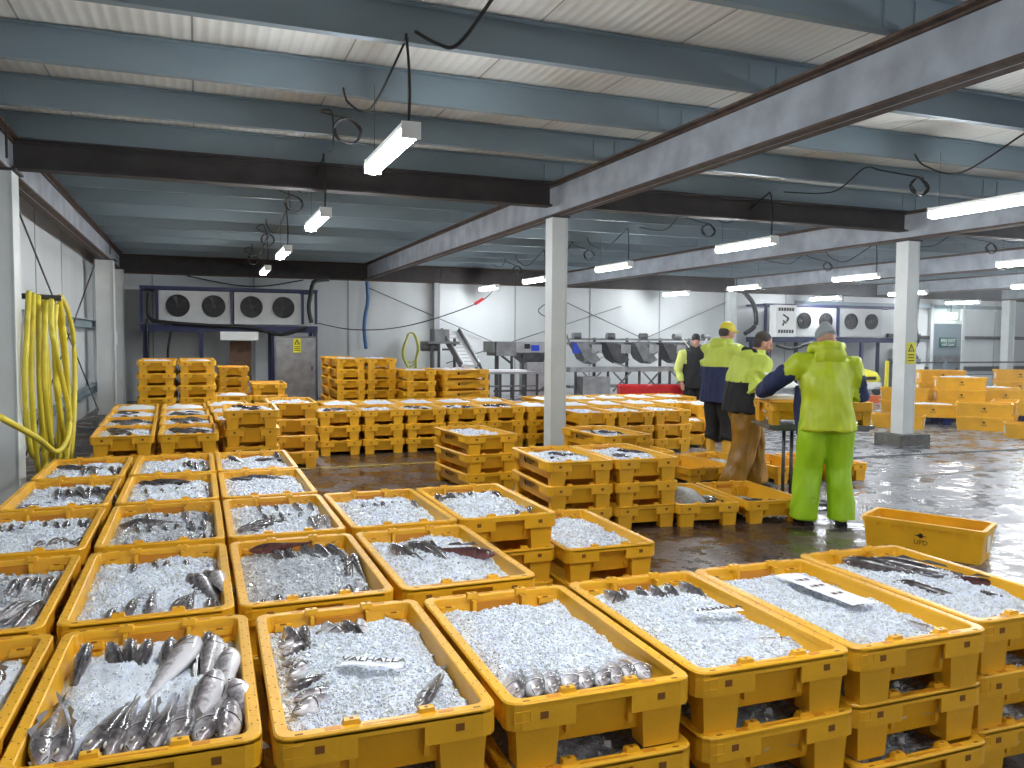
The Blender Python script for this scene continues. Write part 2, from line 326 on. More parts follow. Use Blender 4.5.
# cable drops + coils by the lights
def coil(c, r, n, label, parent=None, t=.008):
    pts = []
    for k in range(n*14+1): a = 2*pi*k/14; pts.append((c[0]+r*cos(a)*(1+.08*sin(k*.7)), c[1]+.03*sin(k*1.3), c[2]+r*sin(a)*(1+.06*cos(k*.9))))
    return curve_tube('cable_coil', pts, t, rubber, parent, res=2, n=5)
cabs = []
for i,(x,y) in enumerate(((1.33,5.95),(1.33,9.75),(1.33,13.7),(7.3,5.95),(7.3,9.75),(7.3,13.7),(7.3,17.5),(13.1,9.75),(13.1,13.7),(1.33,17.5))):
    d = .75; e = empty('power_cable', (0,0,0), label='black cable looping from roof to %s' % ['the large tube light over the iced boxes','the second tube light by the hose wall','the third tube light by the hose wall','the very bright tube light','the tube light over the men','the tube light behind the central pillar','the small tube light over the conveyor','the tube light in front of the far coolers','the tube light near the black beanie man','the smallest tube light by the hose wall'][i], cat='cable')
    curve_tube('drop', [(x,y-.56,3.0),(x+.01,y-.56,3.25),(x-.01,y-.54,3.58),(x,y-.4,3.57),(x-.1,y+.2,3.3),(x-.2,y+.55,3.42),(x-.22,y+.68,3.57)], .009, rubber, e)
    coil((x-.2,y+.62,3.22), .10, 4, '', e)
    curve_tube('run', [(x-.2,y+.62,3.32),(x-.35,y+1.0,3.45),(x-.2,y+1.4,3.56),(x-.1,y+2.0,3.40),(x,y+3.0,3.57)], .008, rubber, e)
curve_o = curve_tube('power_cable', [(1.33,5.2,3.55),(1.42,5.0,3.42),(1.52,4.9,3.40),(1.65,4.6,3.6),(1.75,4.2,3.8)], .012, rubber); tag(curve_o,'black cable with a joint hanging from the roof over the boxes','cable')

# ------------------------------------------------------------------ fish boxes
W, L, HB = .59, .98, .2
def rr(hx, hy, r, n=3):
    P = []
    for cx, cy, a0 in ((hx-r,hy-r,0),(-hx+r,hy-r,pi/2),(-hx+r,-hy+r,pi),(hx-r,-hy+r,1.5*pi)):
        for k in range(n+1): a = a0+pi/2*k/n; P.append((cx+r*cos(a), cy+r*sin(a)))
    return P
def loft_loops(mb, loops, mi=0, cap0=False, cap1=False):
    o = len(mb.v); n = len(loops[0])
    for lp in loops: mb.v += lp
    for i in range(len(loops)-1):
        for k in range(n): mb.f.append((o+i*n+k, o+i*n+(k+1)%n, o+(i+1)*n+(k+1)%n, o+(i+1)*n+k)); mb.m.append(mi)
    if cap0: mb.f.append(tuple(o+k for k in range(n))[::-1]); mb.m.append(mi)
    if cap1: mb.f.append(tuple(o+(len(loops)-1)*n+k for k in range(n))); mb.m.append(mi)
def lp(hx, hy, r, z, n=3): return [(x,y,z) for x,y in rr(hx,hy,r,n)]
def body_mesh(feet=False, detail=True):
    mb = MB()
    loft_loops(mb, [lp(.240,.430,.03,.045), lp(.272,.468,.035,.186), lp(.262,.458,.03,.19), lp(.236,.424,.025,.06)], 0, True, True)
    if detail:
        for s in (-1,1):
            for t in (-1,1):
                mb.box((t*.1, s*.44, .135), (.014,.045,.11)); mb.box((t*.2, s*.443, .16),(.06,.035,.02)); mb.box((t*.2,s*.438,.1705),(.022,.014,.002),2)
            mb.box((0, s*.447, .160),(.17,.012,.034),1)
    if feet:
        for s in (-1,1):
            for t in (-1,1): mb.box((t*.198, s*.435, .07),(.135,.08,.14),0,None,.86)
    return mb.mesh('fish_box_body', [yellow, yellow_d, hole_shade])
def skirt_seg(mb, a, b, z0, z1, th=.009, mi=0):
    a, b = V((*a,0)), V((*b,0)); d = b-a; n = V((-d.y,d.x,0)).normalized()*th
    vs = []
    for z in (z0,z1):
        for p in (a, b, b+n, a+n): vs.append((p.x,p.y,z))
    mb.add(vs, [(0,3,2,1),(4,5,6,7),(0,1,5,4),(1,2,6,5),(2,3,7,6),(3,0,4,7)], mi)
def rim_mesh(detail=True):
    mb = MB(); HX, HY = .295, .49
    loft_loops(mb, [lp(.258,.452,.025,.178), lp(.260,.455,.027,.197), lp(.264,.459,.03,.2), lp(HX-.005,HY-.005,.04,.2), lp(HX,HY,.045,.195), lp(HX,HY,.045,.184), lp(.27,.466,.035,.184)], 0)
    P = rr(HX,HY,.045,3); n = len(P)
    for k in range(n):
        a, b = P[k], P[(k+1)%n]
        if abs(a[1]-b[1]) < 1e-6 and abs(a[0]-b[0]) > .2:      # short ends
            s = 1 if a[0] < b[0] else -1; y = a[1]
            for x0,x1,z0 in ((a[0],-s*.088,.120),(-s*.088,s*.088,.172),(s*.088,b[0],.120)): skirt_seg(mb,(x0,y),(x1,y),z0,.19)
        elif abs(a[0]-b[0]) < 1e-6 and abs(a[1]-b[1]) > .2:
            s = 1 if a[1] < b[1] else -1; x = a[0]
            for y0,y1,z0 in ((a[1],-s*.26,.125),(-s*.26,s*.26,.178),(s*.26,b[1],.125)): skirt_seg(mb,(x,y0),(x,y1),z0,.19)
        else: skirt_seg(mb,a,b,.120,.19)
    for s in (-1,1):
        for t in (-1,1): mb.box((t*.185, s*(HY+.0005), .158),(.024,.003,.02),2)
        if detail:
            for t in (-1,1):
                mb.box((t*.1, s*.456, .202),(.040,.022,.020),0,None,1.25); mb.box((t*.1, s*.456, .2122),(.010,.009,.001),2)
                mb.box((t*.15,s*.472,.2003),(.042,.016,.001),1); mb.box((t*.235,s*.478,.2003),(.02,.006,.001),2)
            for u0,u1,z0,z1 in ((.225,.275,.145,.147),(.225,.275,.175,.177),(.225,.227,.145,.177),(.273,.275,.145,.177)):
                mb.box(((u0+u1)/2*s, s*(HY+.0008),(z0+z1)/2),(u1-u0,.002,z1-z0),0)
            mb.box((0,s*.476,.2003),(.15,.007,.001),1)
    if detail:
        for s in (-1,1):
            for k in range(-5,6):
                for dd in (-.008,.008): mb.box((s*(.279+dd), k*.08+dd, .2003),(.004,.004,.0008),2)
    return mb.mesh('fish_box_rim', [yellow, yellow_d, hole_shade])
def foot_mesh():
    mb = MB(); mb.box((0,0,.07),(.135,.08,.14),0,None,.86); return mb.mesh('fish_box_foot', yellow)
def logo_mesh():
    mb = MB()
    for s in (-1,1):
        def q(y, z, w, h, mi=0, r=0):
            x = s*(.272-(.186-z)*.227+.0015); c, d = cos(r), sin(r); pts = []
            for a, b in ((-w/2,-h/2),(w/2,-h/2),(w/2,h/2),(-w/2,h/2)): yy = a*c-b*d; zz = a*d+b*c; pts.append((s*(.272-(.186-z-zz)*.227+.004), y+yy*(-s), z+zz))
            mb.add(pts, [(0,1,2,3)], mi)
        q(-s*.17, .130, .046, .046, 0, pi/4)
        for i in range(3):
            y0 = .12
            for k in range(9 - i*2):
                q(-s*(y0 - k*.026), .150-i*.018, .019 if (k+i)%3 else .012, .012, 1 if i<2 else 0)
    return mb.mesh('fish_box_logo', [ink, ink_soft])
ME_body, ME_bodyF = body_mesh(), body_mesh(True, False); ME_rim, ME_rimF = rim_mesh(), rim_mesh(False); ME_foot = foot_mesh(); ME_logo = logo_mesh()
def fish_box(loc, rz, label, group, far=False, sy=1., logo=False, first=[0,0]):
    o = ob('fish_box', ME_bodyF if far else ME_body, None, loc, (0,0,rz)); o.scale = (1,sy,1); tag(o, label, 'fish box', group)
    ob('rim', ME_rimF if far else ME_rim, o)
    if not far:
        for s in (-1,1):
            for t in (-1,1): ob('foot', ME_foot, o, (t*.198, s*.435, 0))
    if logo: ob('logo_print', ME_logo, o)
    return o

# crushed ice meshes
def ice_mesh(nx, ny, seed, chips=0, base=.150, dome=.02, lump=.012, hx=.252, hy=.448, slope=0., csz=.010, wet=False):
    rnd = random.Random(seed); mb = MB(); off = V((seed*3.1, seed*1.7, 0))
    def h(x, y):
        u, w = x/hx, y/hy
        e = (1-abs(u)**4)*(1-abs(w)**4)
        return base + dome*e + lump*noise.noise(V((x*9,y*9,0))+off)*1.6 + lump*.6*noise.noise(V((x*34,y*34,0))+off) + slope*w - .012*(1-e)
    vs = []; fs = []
    for j in range(ny+1):
        for i in range(nx+1):
            x = -hx+2*hx*i/nx; y = -hy+2*hy*j/ny; vs.append((x,y,h(x,y)))
    for j in range(ny):
        for i in range(nx): a = j*(nx+1)+i; fs.append((a,a+1,a+nx+2,a+nx+1))
    mb.add(vs, fs, 0)
    for k in range(chips):
        x = rnd.uniform(-hx,hx)*.98; y = rnd.uniform(-hy,hy)*.98; s = csz*rnd.uniform(.5,1.5)
        c = V((x,y,h(x,y)+s*rnd.uniform(-.5,.25))); q = V((rnd.gauss(0,1),rnd.gauss(0,1),rnd.gauss(0,1),)).to_track_quat('X','Z').to_matrix()
        d = (s*rnd.uniform(.6,1.5), s*rnd.uniform(.5,1), s*rnd.uniform(.3,.7))
        pts = [q @ V(((a*d[0])*rnd.uniform(.5,1), (b*d[1])*rnd.uniform(.5,1), (g*d[2])*rnd.uniform(.5,1))) + c for g in (-1,1) for b in (-1,1) for a in (-1,1)]
        mb.add(pts, [(0,2,3,1),(4,5,7,6),(0,1,5,4),(2,6,7,3),(0,4,6,2),(1,3,7,5)], 1 if rnd.random() < .45 else 0)
    me = mb.mesh('crushed_ice', [ice_wet if wet else ice, ice_chip]); 
    for p in me.polygons[:len(fs)]: p.use_smooth = True
    return me
ICE_NEAR = [ice_mesh(64,104,s,chips=6500,dome=.030,lump=.013,csz=.0062) for s in (1,2,3)]
ICE_SOFT = ice_mesh(64,104,9,chips=900,base=.140,dome=.036,lump=.016,csz=.005)
ICE_MID = [ice_mesh(30,46,s+10,chips=2400,dome=.024,lump=.016,csz=.0082) for s in (1,2,3)]
ICE_MIDW = ice_mesh(30,46,17,chips=2400,base=.145,dome=.020,lump=.016,csz=.0082,wet=True)
ICE_LOW = ice_mesh(24,40,21,chips=500,base=.12,dome=.01,csz=.012,wet=True)
ICE_FAR = [ice_mesh(12,18,s+30,base=.165,dome=.035,lump=.02) for s in (1,2)]
def add_ice(loc, rz, me, label, sy=1., group=None, flip=False, name='crushed_ice'):
    o = ob(name, me, None, loc, (0,0,rz+(pi if flip else 0))); o.scale = (1,sy,1); tag(o, label, 'ice', group, 'stuff'); return o

# fish
def fish_meshes(mt, name, deep=1., big=1.):
    mb = MB(); xs = [0,.012,.04,.08,.13,.19,.26,.34,.42,.50,.58,.66,.73,.78]
    hz = [.004,.013,.028,.046,.060,.068,.068,.060,.050,.039,.028,.019,.013,.012]
    wy = [.003,.011,.021,.031,.038,.042,.040,.035,.029,.022,.016,.010,.007,.005]
    S = .46; n = 12; o = 0
    for x,h,w in zip(xs,hz,wy):
        for k in range(n): t = 2*pi*k/n; mb.v.append((x*S, w*cos(t)*.62*big, (h*sin(t)*.62*deep*(1.0 if sin(t)<0 else .92)-.004*big)))
    for i in range(len(xs)-1):
        for k in range(n): mb.f.append((i*n+k, (i+1)*n+k, (i+1)*n+(k+1)%n, i*n+(k+1)%n)); mb.m.append(0)
    mb.f.append(tuple(range(n))); mb.m.append(0)
    t = MB()
    t.add([(.35,0,.005),(.35,0,-.010),(.405,.002,-.030),(.395,0,-.002),(.405,-.002,.026),(.378,0,.015),(.378,0,-.018)],[(0,1,6,3),(1,6,2),(6,2,3),(0,3,5),(5,3,4)])
    tail = t.mesh('tail_fin', [fin_m])
    f = MB()
    f.add([(.10,0,.034),(.125,0,.050),(.16,0,.040),(.19,0,.034),(.21,0,.042),(.27,0,.030),(.28,0,.020),(.18,0,.030)],[(0,1,2,7),(2,3,7),(3,4,5,7),(5,6,7)])
    fin = f.mesh('dorsal_fin', [fin_m])
    eyes = []
    for s in (-1,1):
        e = MB(); e.ball((.031,s*.0160*big,.006),(.0072,.0036,.0072),6,0); e.ball((.031,s*.0180*big,.006),(.0044,.003,.0044),6,1); eyes.append(e.mesh('eye', [eye_w, eye_m]))
    nb = len(mb.f)
    for s in (-1,1):
        q = []
        for k in range(7):
            a = -1.1+2.2*k/6; zz = .030*sin(a); xx = .072+.014*cos(a); yv = s*(big*.0256*math.sqrt(max(.05,1-(zz/.041)**2))+.0006); q.append((xx,yv,zz*deep-.002)); q.append((xx+.004,yv+s*.0006,zz*deep-.002))
        mb.add(q, [(2*k,2*k+1,2*k+3,2*k+2) for k in range(6)], 1)
        mb.add([(.004,s*.0058*big,-.004),(.024,s*.0152*big,-.011),(.024,s*.0158*big,-.0085),(.004,s*.0064*big,-.002)],[(0,1,2,3)],1)
    bodyme = mb.mesh(name, [mt, eye_m])
    for p in bodyme.polygons[:nb]: p.use_smooth = True
    return bodyme, tail, fin, eyes[0], eyes[1]
FM = {'s': fish_meshes(F_SIL,'silver_whitefish'), 'g': fish_meshes(F_GRY,'grey_whitefish'), 'd': fish_meshes(F_DRK,'dark_fish',.9,1.15), 'r': fish_meshes(F_RED,'reddish_fish',.8,1.1)}
FN = {'s':'silver_whitefish','g':'grey_whitefish','d':'dark_fish','r':'reddish_fish'}
FCOL = {'s':'silver','g':'grey-backed','d':'dark','r':'dark reddish'}
def fish(kind, boxc, rz, p, yaw, pitch=0, roll=0, s=1., label='', group='', parts=True, bend=0):
    """p in box frame; yaw: direction of the tail from the head in box frame (deg); pitch: head up"""
    me = FM[kind]; c = Matrix.Rotation(rz,4,'Z') @ V((p[0],p[1],0)).to_4d(); loc = (boxc[0]+c.x, boxc[1]+c.y, boxc[2]+p[2])
    M = Matrix.Rotation(rz+R(yaw),4,'Z') @ Matrix.Rotation(R(pitch),4,'Y') @ Matrix.Rotation(R(roll),4,'X')
    o = ob(FN[kind], me[0], None, loc, M.to_euler()); o.scale = (s,s,s); tag(o, label, 'fish', group)
    if parts: ob('tail_fin', me[1], o); ob('dorsal_fin', me[2], o); ob('eye', me[3], o); ob('eye', me[4], o)
    return o

LV = {1:['top'],2:['bottom','top'],3:['bottom','middle','top'],4:['bottom','second-from-floor','third-from-floor','top'],5:['bottom','second-from-floor','middle','fourth-from-floor','top'],6:['bottom','second-from-floor','third-from-floor','fourth-from-floor','fifth-from-floor','top']}
rj = random.Random(5)
def stack(c, rot, n, desc, group, far=False, sy=1., jit=.008, icem=None, logo=False, icedesc=None, low_ice=False, lowest=0, sx=1):
    rz = R(rot); top = None
    for k in range(lowest, n):
        t = k == n-1
        x = c[0]+(0 if t else rj.uniform(-jit,jit)); y = c[1]+(0 if t else rj.uniform(-jit,jit)); r2 = rz + (0 if t else R(rj.uniform(-.8,.8)))
        lab = ('yellow fish box, %s of %s' % (LV[n][k], desc)) if n > 1 else 'yellow fish box, %s' % desc
        fish_box((x,y,k*HB), r2, lab, group, far, sy, logo)
        if low_ice and not t: add_ice((x,y,k*HB), r2, ICE_LOW, 'wet ice inside the %s box of %s' % (LV[n][k], desc), sy)
    if icem is not None: add_ice((c[0],c[1],(n-1)*HB), rz, icem, 'crushed ice filling the top box of %s' % desc if n>1 else 'crushed ice in the fish box %s' % desc, sy, flip=rj.random()<.5)
    return (c[0],c[1],(n-1)*HB), rz

def row_of_heads(bx, rz, desc, n, x0, x1, y, z, yaw, kind='g', s=1., pitch=25, roll=0, ry=.015, parts=True, grp=None, lab=None, ryaw=10):
    g = grp or 'fish in the box '+desc
    for k in range(n):
        x = x0+(x1-x0)*(k/(n-1) if n>1 else .5)
        fish(kind, bx, rz, (x+rj.uniform(-.008,.008), y+rj.uniform(-ry,ry), z+rj.uniform(-.006,.006)), yaw+rj.uniform(-ryaw,ryaw), pitch+rj.uniform(-8,8), roll+rj.uniform(-25,25), s*rj.uniform(.88,1.1), lab or '%s fish half buried in the ice of the box %s' % (FCOL[kind], desc), g, parts)

# ---- front row F
G = 'front row of iced fish boxes'
fdesc = {0:'the partly seen front stack beside the heads-down fish',1:'the front stack holding big silver fish',2:'the front stack with the VALHALLA note and fish',3:'the front stack topped by plain ice over silver fish',4:'the front stack with the small VALHALLA strip',5:'the front stack with the long paper sheet',6:'the front stack with three dark fish on ice'}
fpos = {0:(-.76,2.60),1:(-.145,2.58),2:(.47,2.54),3:(1.08,2.52),4:(1.69,2.52),5:(2.29,2.51),6:(2.90,2.56)}
ficem = {0:ICE_SOFT,1:ICE_SOFT,2:ICE_NEAR[0],3:ICE_NEAR[1],4:ICE_NEAR[2],5:ICE_NEAR[0],6:ICE_NEAR[1]}
FB = {}
for k in range(7): FB[k] = stack(fpos[k], -.9, 3, fdesc[k], G, icem=ficem[k], low_ice=k>=2, jit=.02)
# M1 contents
b, rz = FB[1]; d = 'holding big silver fish'
g = 'big silver fish in the front row box'
lab = 'big silver fish lined up head down along the near rim of the front box'
for k in range(9):
    x = -.215+k*.0515; fish('s', b, rz, (x, -.425+rj.uniform(-.01,.012), .182), 84+rj.uniform(-14,14)+(k-4)*-3, 2.5, rj.choice([55,40,-50,70,15,-35]), 1.12*rj.uniform(.92,1.1), lab, g)
lab = 'fish head poking out of the ice along the far rim of the front box'
for k in range(7):
    fish('g', b, rz, (-.20+k*.062, .315+rj.uniform(-.015,.03), .208), -84+rj.uniform(-14,14)-k*3, 20, rj.uniform(-40,40), .95, lab, 'fish heads in the front row box')
for i,(x,y,yw,s) in enumerate(((.13,.26,-112,1.15),(.185,.27,-97,1.0),(.225,.15,-95,.95),(.19,.0,-103,1.05),(.225,-.08,-80,.95))):
    fish('s', b, rz, (x,y,.212-.005*i), yw, 7, 70 if i%2 else 100, s, 'long silver fish lying along the side wall of the front box', 'long silver fish in the front row box')
# F0 contents
b, rz = FB[0]
for k in range(6): fish('g', b, rz, (.06+.035*(k%5), -.2+.09*k, .16), 100+rj.uniform(-20,20), 0, rj.choice([80,-80]), 1.0, 'silver fish heaped against the rim of the partly seen front box', 'fish in the partly seen front box')
# F2
b, rz = FB[2]; d = 'with the VALHALLA note'
for k in range(7): fish('s', b, rz, (-.235+.012*(k%2), -.28+.085*k, .172), 30+rj.uniform(-25,25), 7, rj.choice([60,-60,90]), .85, 'silver fish along the side of the box with the VALHALLA note', 'fish in the VALHALLA note box')
for k in range(5): fish('s', b, rz, (-.20+.065*k, .36, .190), -85+rj.uniform(-25,25), 14, rj.uniform(-80,80), .9, 'silver fish under the far rim of the box with the VALHALLA note', 'fish in the VALHALLA note box, far rim')
fish('g', b, rz, (.1,-.36,.163), 60, 0, 60, .8, 'grey fish showing by the tab of the VALHALLA note box', 'fish at the tab of the note box')
# F3
b, rz = FB[3]
for k in range(9): fish('s', b, rz, (-.235+.052*k, -.425, .182), 68+rj.uniform(-10,10), 7, 75+rj.uniform(-25,25), .98, 'curved silver fish packed along the near rim under plain ice', 'fish in the plain ice box')
# F4
b, rz = FB[4]
for k in range(6): fish('g', b, rz, (-.17+.07*k, .38, .190), -88+rj.uniform(-20,20), 20, rj.uniform(-60,60), .85, 'dark fish under the far rim of the box with the VALHALLA strip', 'fish in the VALHALLA strip box')
fish('s', b, rz, (.215,-.31,.172), 150, 2, 80, .6, 'single silver fish showing in the ice below the VALHALLA strip', 'single fish')
# F5
b, rz = FB[5]; fish('g', b, rz, (.17,-.39,.165), 100, 0, 70, .5, 'small fish tail showing in ice beyond the long paper sheet')
# F6
b, rz = FB[6]
for i,(k,x,y,yw,s,rl) in enumerate((('d',-.14,.36,-58,1.05,30),('s',-.07,.30,-48,1.1,80),('d',-.02,.34,-45,1.2,20),('d',-.14,.06,-70,.9,40),('r',.12,.02,-30,.9,20),('g',.1,-.12,-80,.8,80),('s',-.02,.18,-60,.9,90))):
    fish(k, b, rz, (x,y,.196-.006*i), yw, 2, rl, s, ['dark mottled fish stretched on ice beside the empty long box','silver-bellied fish between two dark fish on ice','second dark fish lying across the ice by the empty long box','dark fish sunk in ice near the paper sheet box','reddish fish at the frame edge of the ice','grey fish tail low in the same ice','pale fish belly up among the dark fish'][i], None)
# paper notes
def note(b, rz, x, y, z, w, h, yaw, txt, size, label, tilt=0, curl=0.):
    e = empty('paper_note', (0,0,0), 0, label=label, cat='note')
    M = Matrix.Translation((b[0],b[1],b[2])) @ Matrix.Rotation(rz,4,'Z') @ Matrix.Translation((x,y,z)) @ Matrix.Rotation(R(yaw),4,'Z') @ Matrix.Rotation(R(tilt),4,'X')
    e.matrix_world = M; mb = MB(); n = 10
    zz = lambda t: .003*sin(t*5)+curl*t*t
    for i in range(n):
        a, c = i/n, (i+1)/n; mb.quad((-w/2+w*a,-h/2,zz(a)),(-w/2+w*c,-h/2,zz(c)),(-w/2+w*c,h/2,zz(c)),(-w/2+w*a,h/2,zz(a)))
    mb.obj('sheet', paper, e, True)
    if txt:
        t = text_obj('lettering', txt, size, ink, Matrix.Translation((0,.004,.006)), e)
    else:
        mb = MB()
        for yy in (.25,.05,-.2):
            for k in range(9):
                if (k*7+int(yy*20))%4: mb.box((-w*.34+k*w*.06, h*yy, .006),(w*.04,h*.05,.0006))
        mb.box((w*.42,0,.012+curl*.8),(w*.03,h*.2,.0006)); mb.obj('lettering', ink_soft, e)
    return e
note(*FB[2], .02,-.12,.217, .19,.06, -24, 'VALHALLA', .042, 'white paper strip lettered VALHALLA lying in the crushed ice')
note(*FB[4], .07,-.06,.219, .19,.04, -4, 'VALHALLA', .040, 'narrow VALHALLA paper strip on plain ice in the fourth full box')
note(*FB[5], .03,.04,.216, .12,.42, 3, None, .04, 'long white printed paper sheet lying on crushed ice')

# ---- middle block rows (M,L,R,S,T)
G = 'block of iced fish boxes behind the front row'
SY = 1.05; ys = [3.66,4.78,5.87,6.96]
names = {'L':'first column beside the hose wall','M':'second column from the hose wall','R':'third column from the hose wall','S':'fourth column from the hose wall','T':'fifth column from the hose wall'}
rown = ['second row','third row','fourth row','fifth row']
MB_ = {}
for col, x in (('L',-.80),('M',-.175),('R',.43),('S',1.04),('T',1.64)):
    for j, y in enumerate(ys):
        if col in 'ST' and j > 1 or col == 'T' and j == 0: continue
        d = '%s, %s' % (names[col], rown[j])
        wet = (col,j) in (('L',0),('M',1),('R',0))
        im = ICE_MIDW if wet else ICE_MID[(j+ord(col))%3]
        MB_[col,j] = stack((x,y), 0 if col!='S' else .6, 3, d, G, icem=im, sy=SY) + (d,)
def heads(col, j, n, x0, x1, y, z, yaw, kind='g', pitch=20, s=.9, rl=0, lab=None, parts=False):
    where = 'near rim' if y < -.28 else 'far rim' if y > .22 else 'side' if abs(x0+x1) > .3 else 'centre'
    b, rz, d = MB_[col,j]; row_of_heads(b, rz, d, n, x0, x1, y, z, yaw, kind, s, pitch, rl, parts=parts, grp='%s fish in %s, %s' % (FCOL[kind], d, where), lab=(lab or '%s fish showing in ice, ' % FCOL[kind])+d.replace(' from the hose wall','')+', '+where)
heads('M',0,6,-.14,.20,-.40,.165,80,'g',4,.8); heads('M',0,4,.12,.23,.05,.185,-75,'s',6,1.0,80,'silver fish at the end of the ice, '); heads('M',0,4,-.1,.12,.36,.175,-90,'g',10,.7)
heads('M',1,10,-.22,.23,-.36,.165,85,'g',18,.8); heads('M',1,5,-.235,-.2,.1,.175,0,'g',8,.8); heads('M',1,4,-.1,.2,.3,.178,-90,'g',5,.8)
heads('M',2,7,-.22,-.03,.30,.185,-18,'d',3,.62,60,'dark fish laid across the ice, '); heads('M',2,9,-.22,.22,-.36,.165,85,'g',18,.75)
heads('M',3,5,.08,.22,.05,.190,-80,'g',8,.9,40); heads('M',3,5,-.18,.05,-.36,.172,88,'g',8,.7)
heads('R',3,1,-.20,-.2,.2,.21,-50,'s',16,1.2,60,'large pale fish rising from the ice, '); heads('R',3,1,.17,.17,.25,.215,-75,'g',25,1.1,30,'dark fish head sticking up, '); heads('R',3,1,.0,.0,-.05,.2,10,'s',0,.7,80,'white fish belly up in the ice, ')
heads('R',2,5,-.22,-.03,.25,.19,-14,'g',4,.62,50,'grey fish lying across the ice, '); heads('R',2,7,-.2,.2,-.38,.17,85,'g',18,.7)
heads('R',1,6,-.235,-.14,-.25,.175,40,'g',6,.9,50,'grey fish heaped at the side, '); heads('R',1,6,.16,.24,-.1,.18,-100,'g',6,.9,40,'grey fish along the rim, '); heads('R',1,4,-.1,.2,.3,.185,-85,'g',5,.7)
heads('R',0,1,-.22,-.2,.38,.19,-20,'r',0,.8,20,'reddish tail by the far rim, '); heads('R',0,7,-.2,.2,-.40,.16,80,'g',10,.8); heads('R',0,5,.2,.235,.15,.175,-95,'g',5,.8); heads('R',0,5,-.1,.15,.38,.18,-80,'g',5,.8)
heads('S',1,6,-.1,.2,.18,.187,-85,'g',28,.55); 
heads('S',0,3,-.17,-.03,.22,.197,-72,'g',10,1.0,20,'grey fish with heads up in the ice, ',True); 
b, rz, d = MB_['S',0]; fish('r', b, rz, (.235,-.15,.205), 128, 3, 0, .95, 'dark reddish long fish lying on plain ice', None)
heads('T',1,6,-.2,.2,.36,.182,-80,'d',12,.8); heads('T',1,2,.12,.2,-.33,.178,70,'d',10,.6); heads('T',1,3,-.23,-.2,.2,.178,0,'g',10,.6)
heads('L',0,5,.1,.23,.25,.172,-90,'g',5,.8); heads('L',0,4,.18,.23,-.1,.165,-100,'g',0,.8)
heads('L',1,9,-.2,.23,.25,.185,-82,'g',22,.85); heads('L',1,4,.05,.22,-.3,.178,70,'g',10,.8)
heads('L',2,9,-.05,.22,.1,.197,-75,'g',12,.95,20,'grey fish piled on the ice, ',True); heads('L',2,4,-.22,-.1,-.3,.17,60,'g',10,.8)
heads('L',3,6,-.22,.0,.1,.19,-25,'g',8,.62,40,'grey fish scattered over the ice, '); heads('L',3,5,.0,.22,.0,.19,-80,'d',8,.8,30,'dark fish on the ice, ')
heads('M',1,6,-.15,.2,.0,.185,-80,'g',12,.6,20,'small grey fish heads poking through the ice, ')
heads('M',2,5,-.15,.22,.0,.19,-85,'g',14,.6,20,'small grey fish heads poking through the ice, ')
heads('R',1,5,-.1,.1,.0,.195,-85,'g',14,.55,20,'small grey fish heads poking through the ice, ')
heads('L',0,5,-.2,.05,-.35,.17,80,'g',12,.7); heads('L',2,5,.1,.24,-.34,.17,85,'d',10,.6)
# one level lower stack beside T
stack((2.25,4.68), -1, 2, 'the two-high stack of plain ice beside the open floor', G, icem=ICE_MID[0], sy=SY)

# ---- rear left block P
G = 'rear block of fish boxes beside the side wall'
for j, y in enumerate((9.5,10.56,11.62,12.68)):
    for i, x in enumerate((-.72,-.09,.52)):
        if i == 2 and j == 0: continue
        yy = y if i < 2 else y+.35
        d = 'rear block, %s row, %s column from the side wall' % (['first','second','third','fourth'][j], ['first','second','third'][i])
        b, rz = stack((x-.03*j,yy), 1.5 if i==0 else 0, 3, d, G, sy=1.04, icem=ICE_MID[(i+j)%3] if j < 2 else ICE_FAR[(i+j)%2], far=j>1)
        kd = 'd' if (j==0 and i==1) else 'g'
        if i < 2 and j < 3: row_of_heads(b, rz, d, 9 if i==1 and j==0 else 7, -.2,.02, -.05, .20, -25, kd, .72, 4, 50, ry=.3, parts=False, lab='%s fish heaped on ice, %s' % (FCOL[kd], d), ryaw=35)
def s3(c, rot, n, desc, far=False, icem='f', logo=False, kind=None, nf=5, grp='separate stacks of fish boxes'):
    im = ICE_FAR[rj.randrange(2)] if icem == 'f' else (ICE_MID[rj.randrange(3)] if icem == 'm' else None)
    b, rz = stack(c, rot, n, desc, grp, far, icem=im, logo=logo)
    if kind: row_of_heads(b, rz, desc, nf, -.2,.02, .1, .195, -30, kind, .68, 5, 40, ry=.25, parts=False, lab='%s fish on the ice, %s' % (FCOL[kind], desc), ryaw=40)
s3((.56,9.80), -1, 4, 'the four-high stack in front of the cooler frame', icem='m', kind='d')
s3((1.10,10.70), -1, 4, 'the four-high stack capped with white ice', icem='m')
for i in range(2):
    s3((-.62+.62*i,14.9), 1, 6, ['the six-high twin stack nearest the side wall','the second six-high twin stack under the fan unit'][i], far=True)
    s3((-.62+.62*i,15.95), 1, 6, ['the six-high stack hidden behind its twin','the six-high stack behind the fan-side twin'][i], far=True, icem=None)
s3((.68,17.6), 0, 5, 'the five-high stack before the brown panel', far=True, icem=None)
s3((.25,18.0), 0, 4, 'the four-high stack beside the brown panel', far=True, icem=None)
s3((1.17,15.1), -1, 4, 'the four-high stack before the steel cabinet', far=True, icem=None)
s3((.59,15.1), 0, 3, 'the three-high stack with ice before the brown panel', far=True)
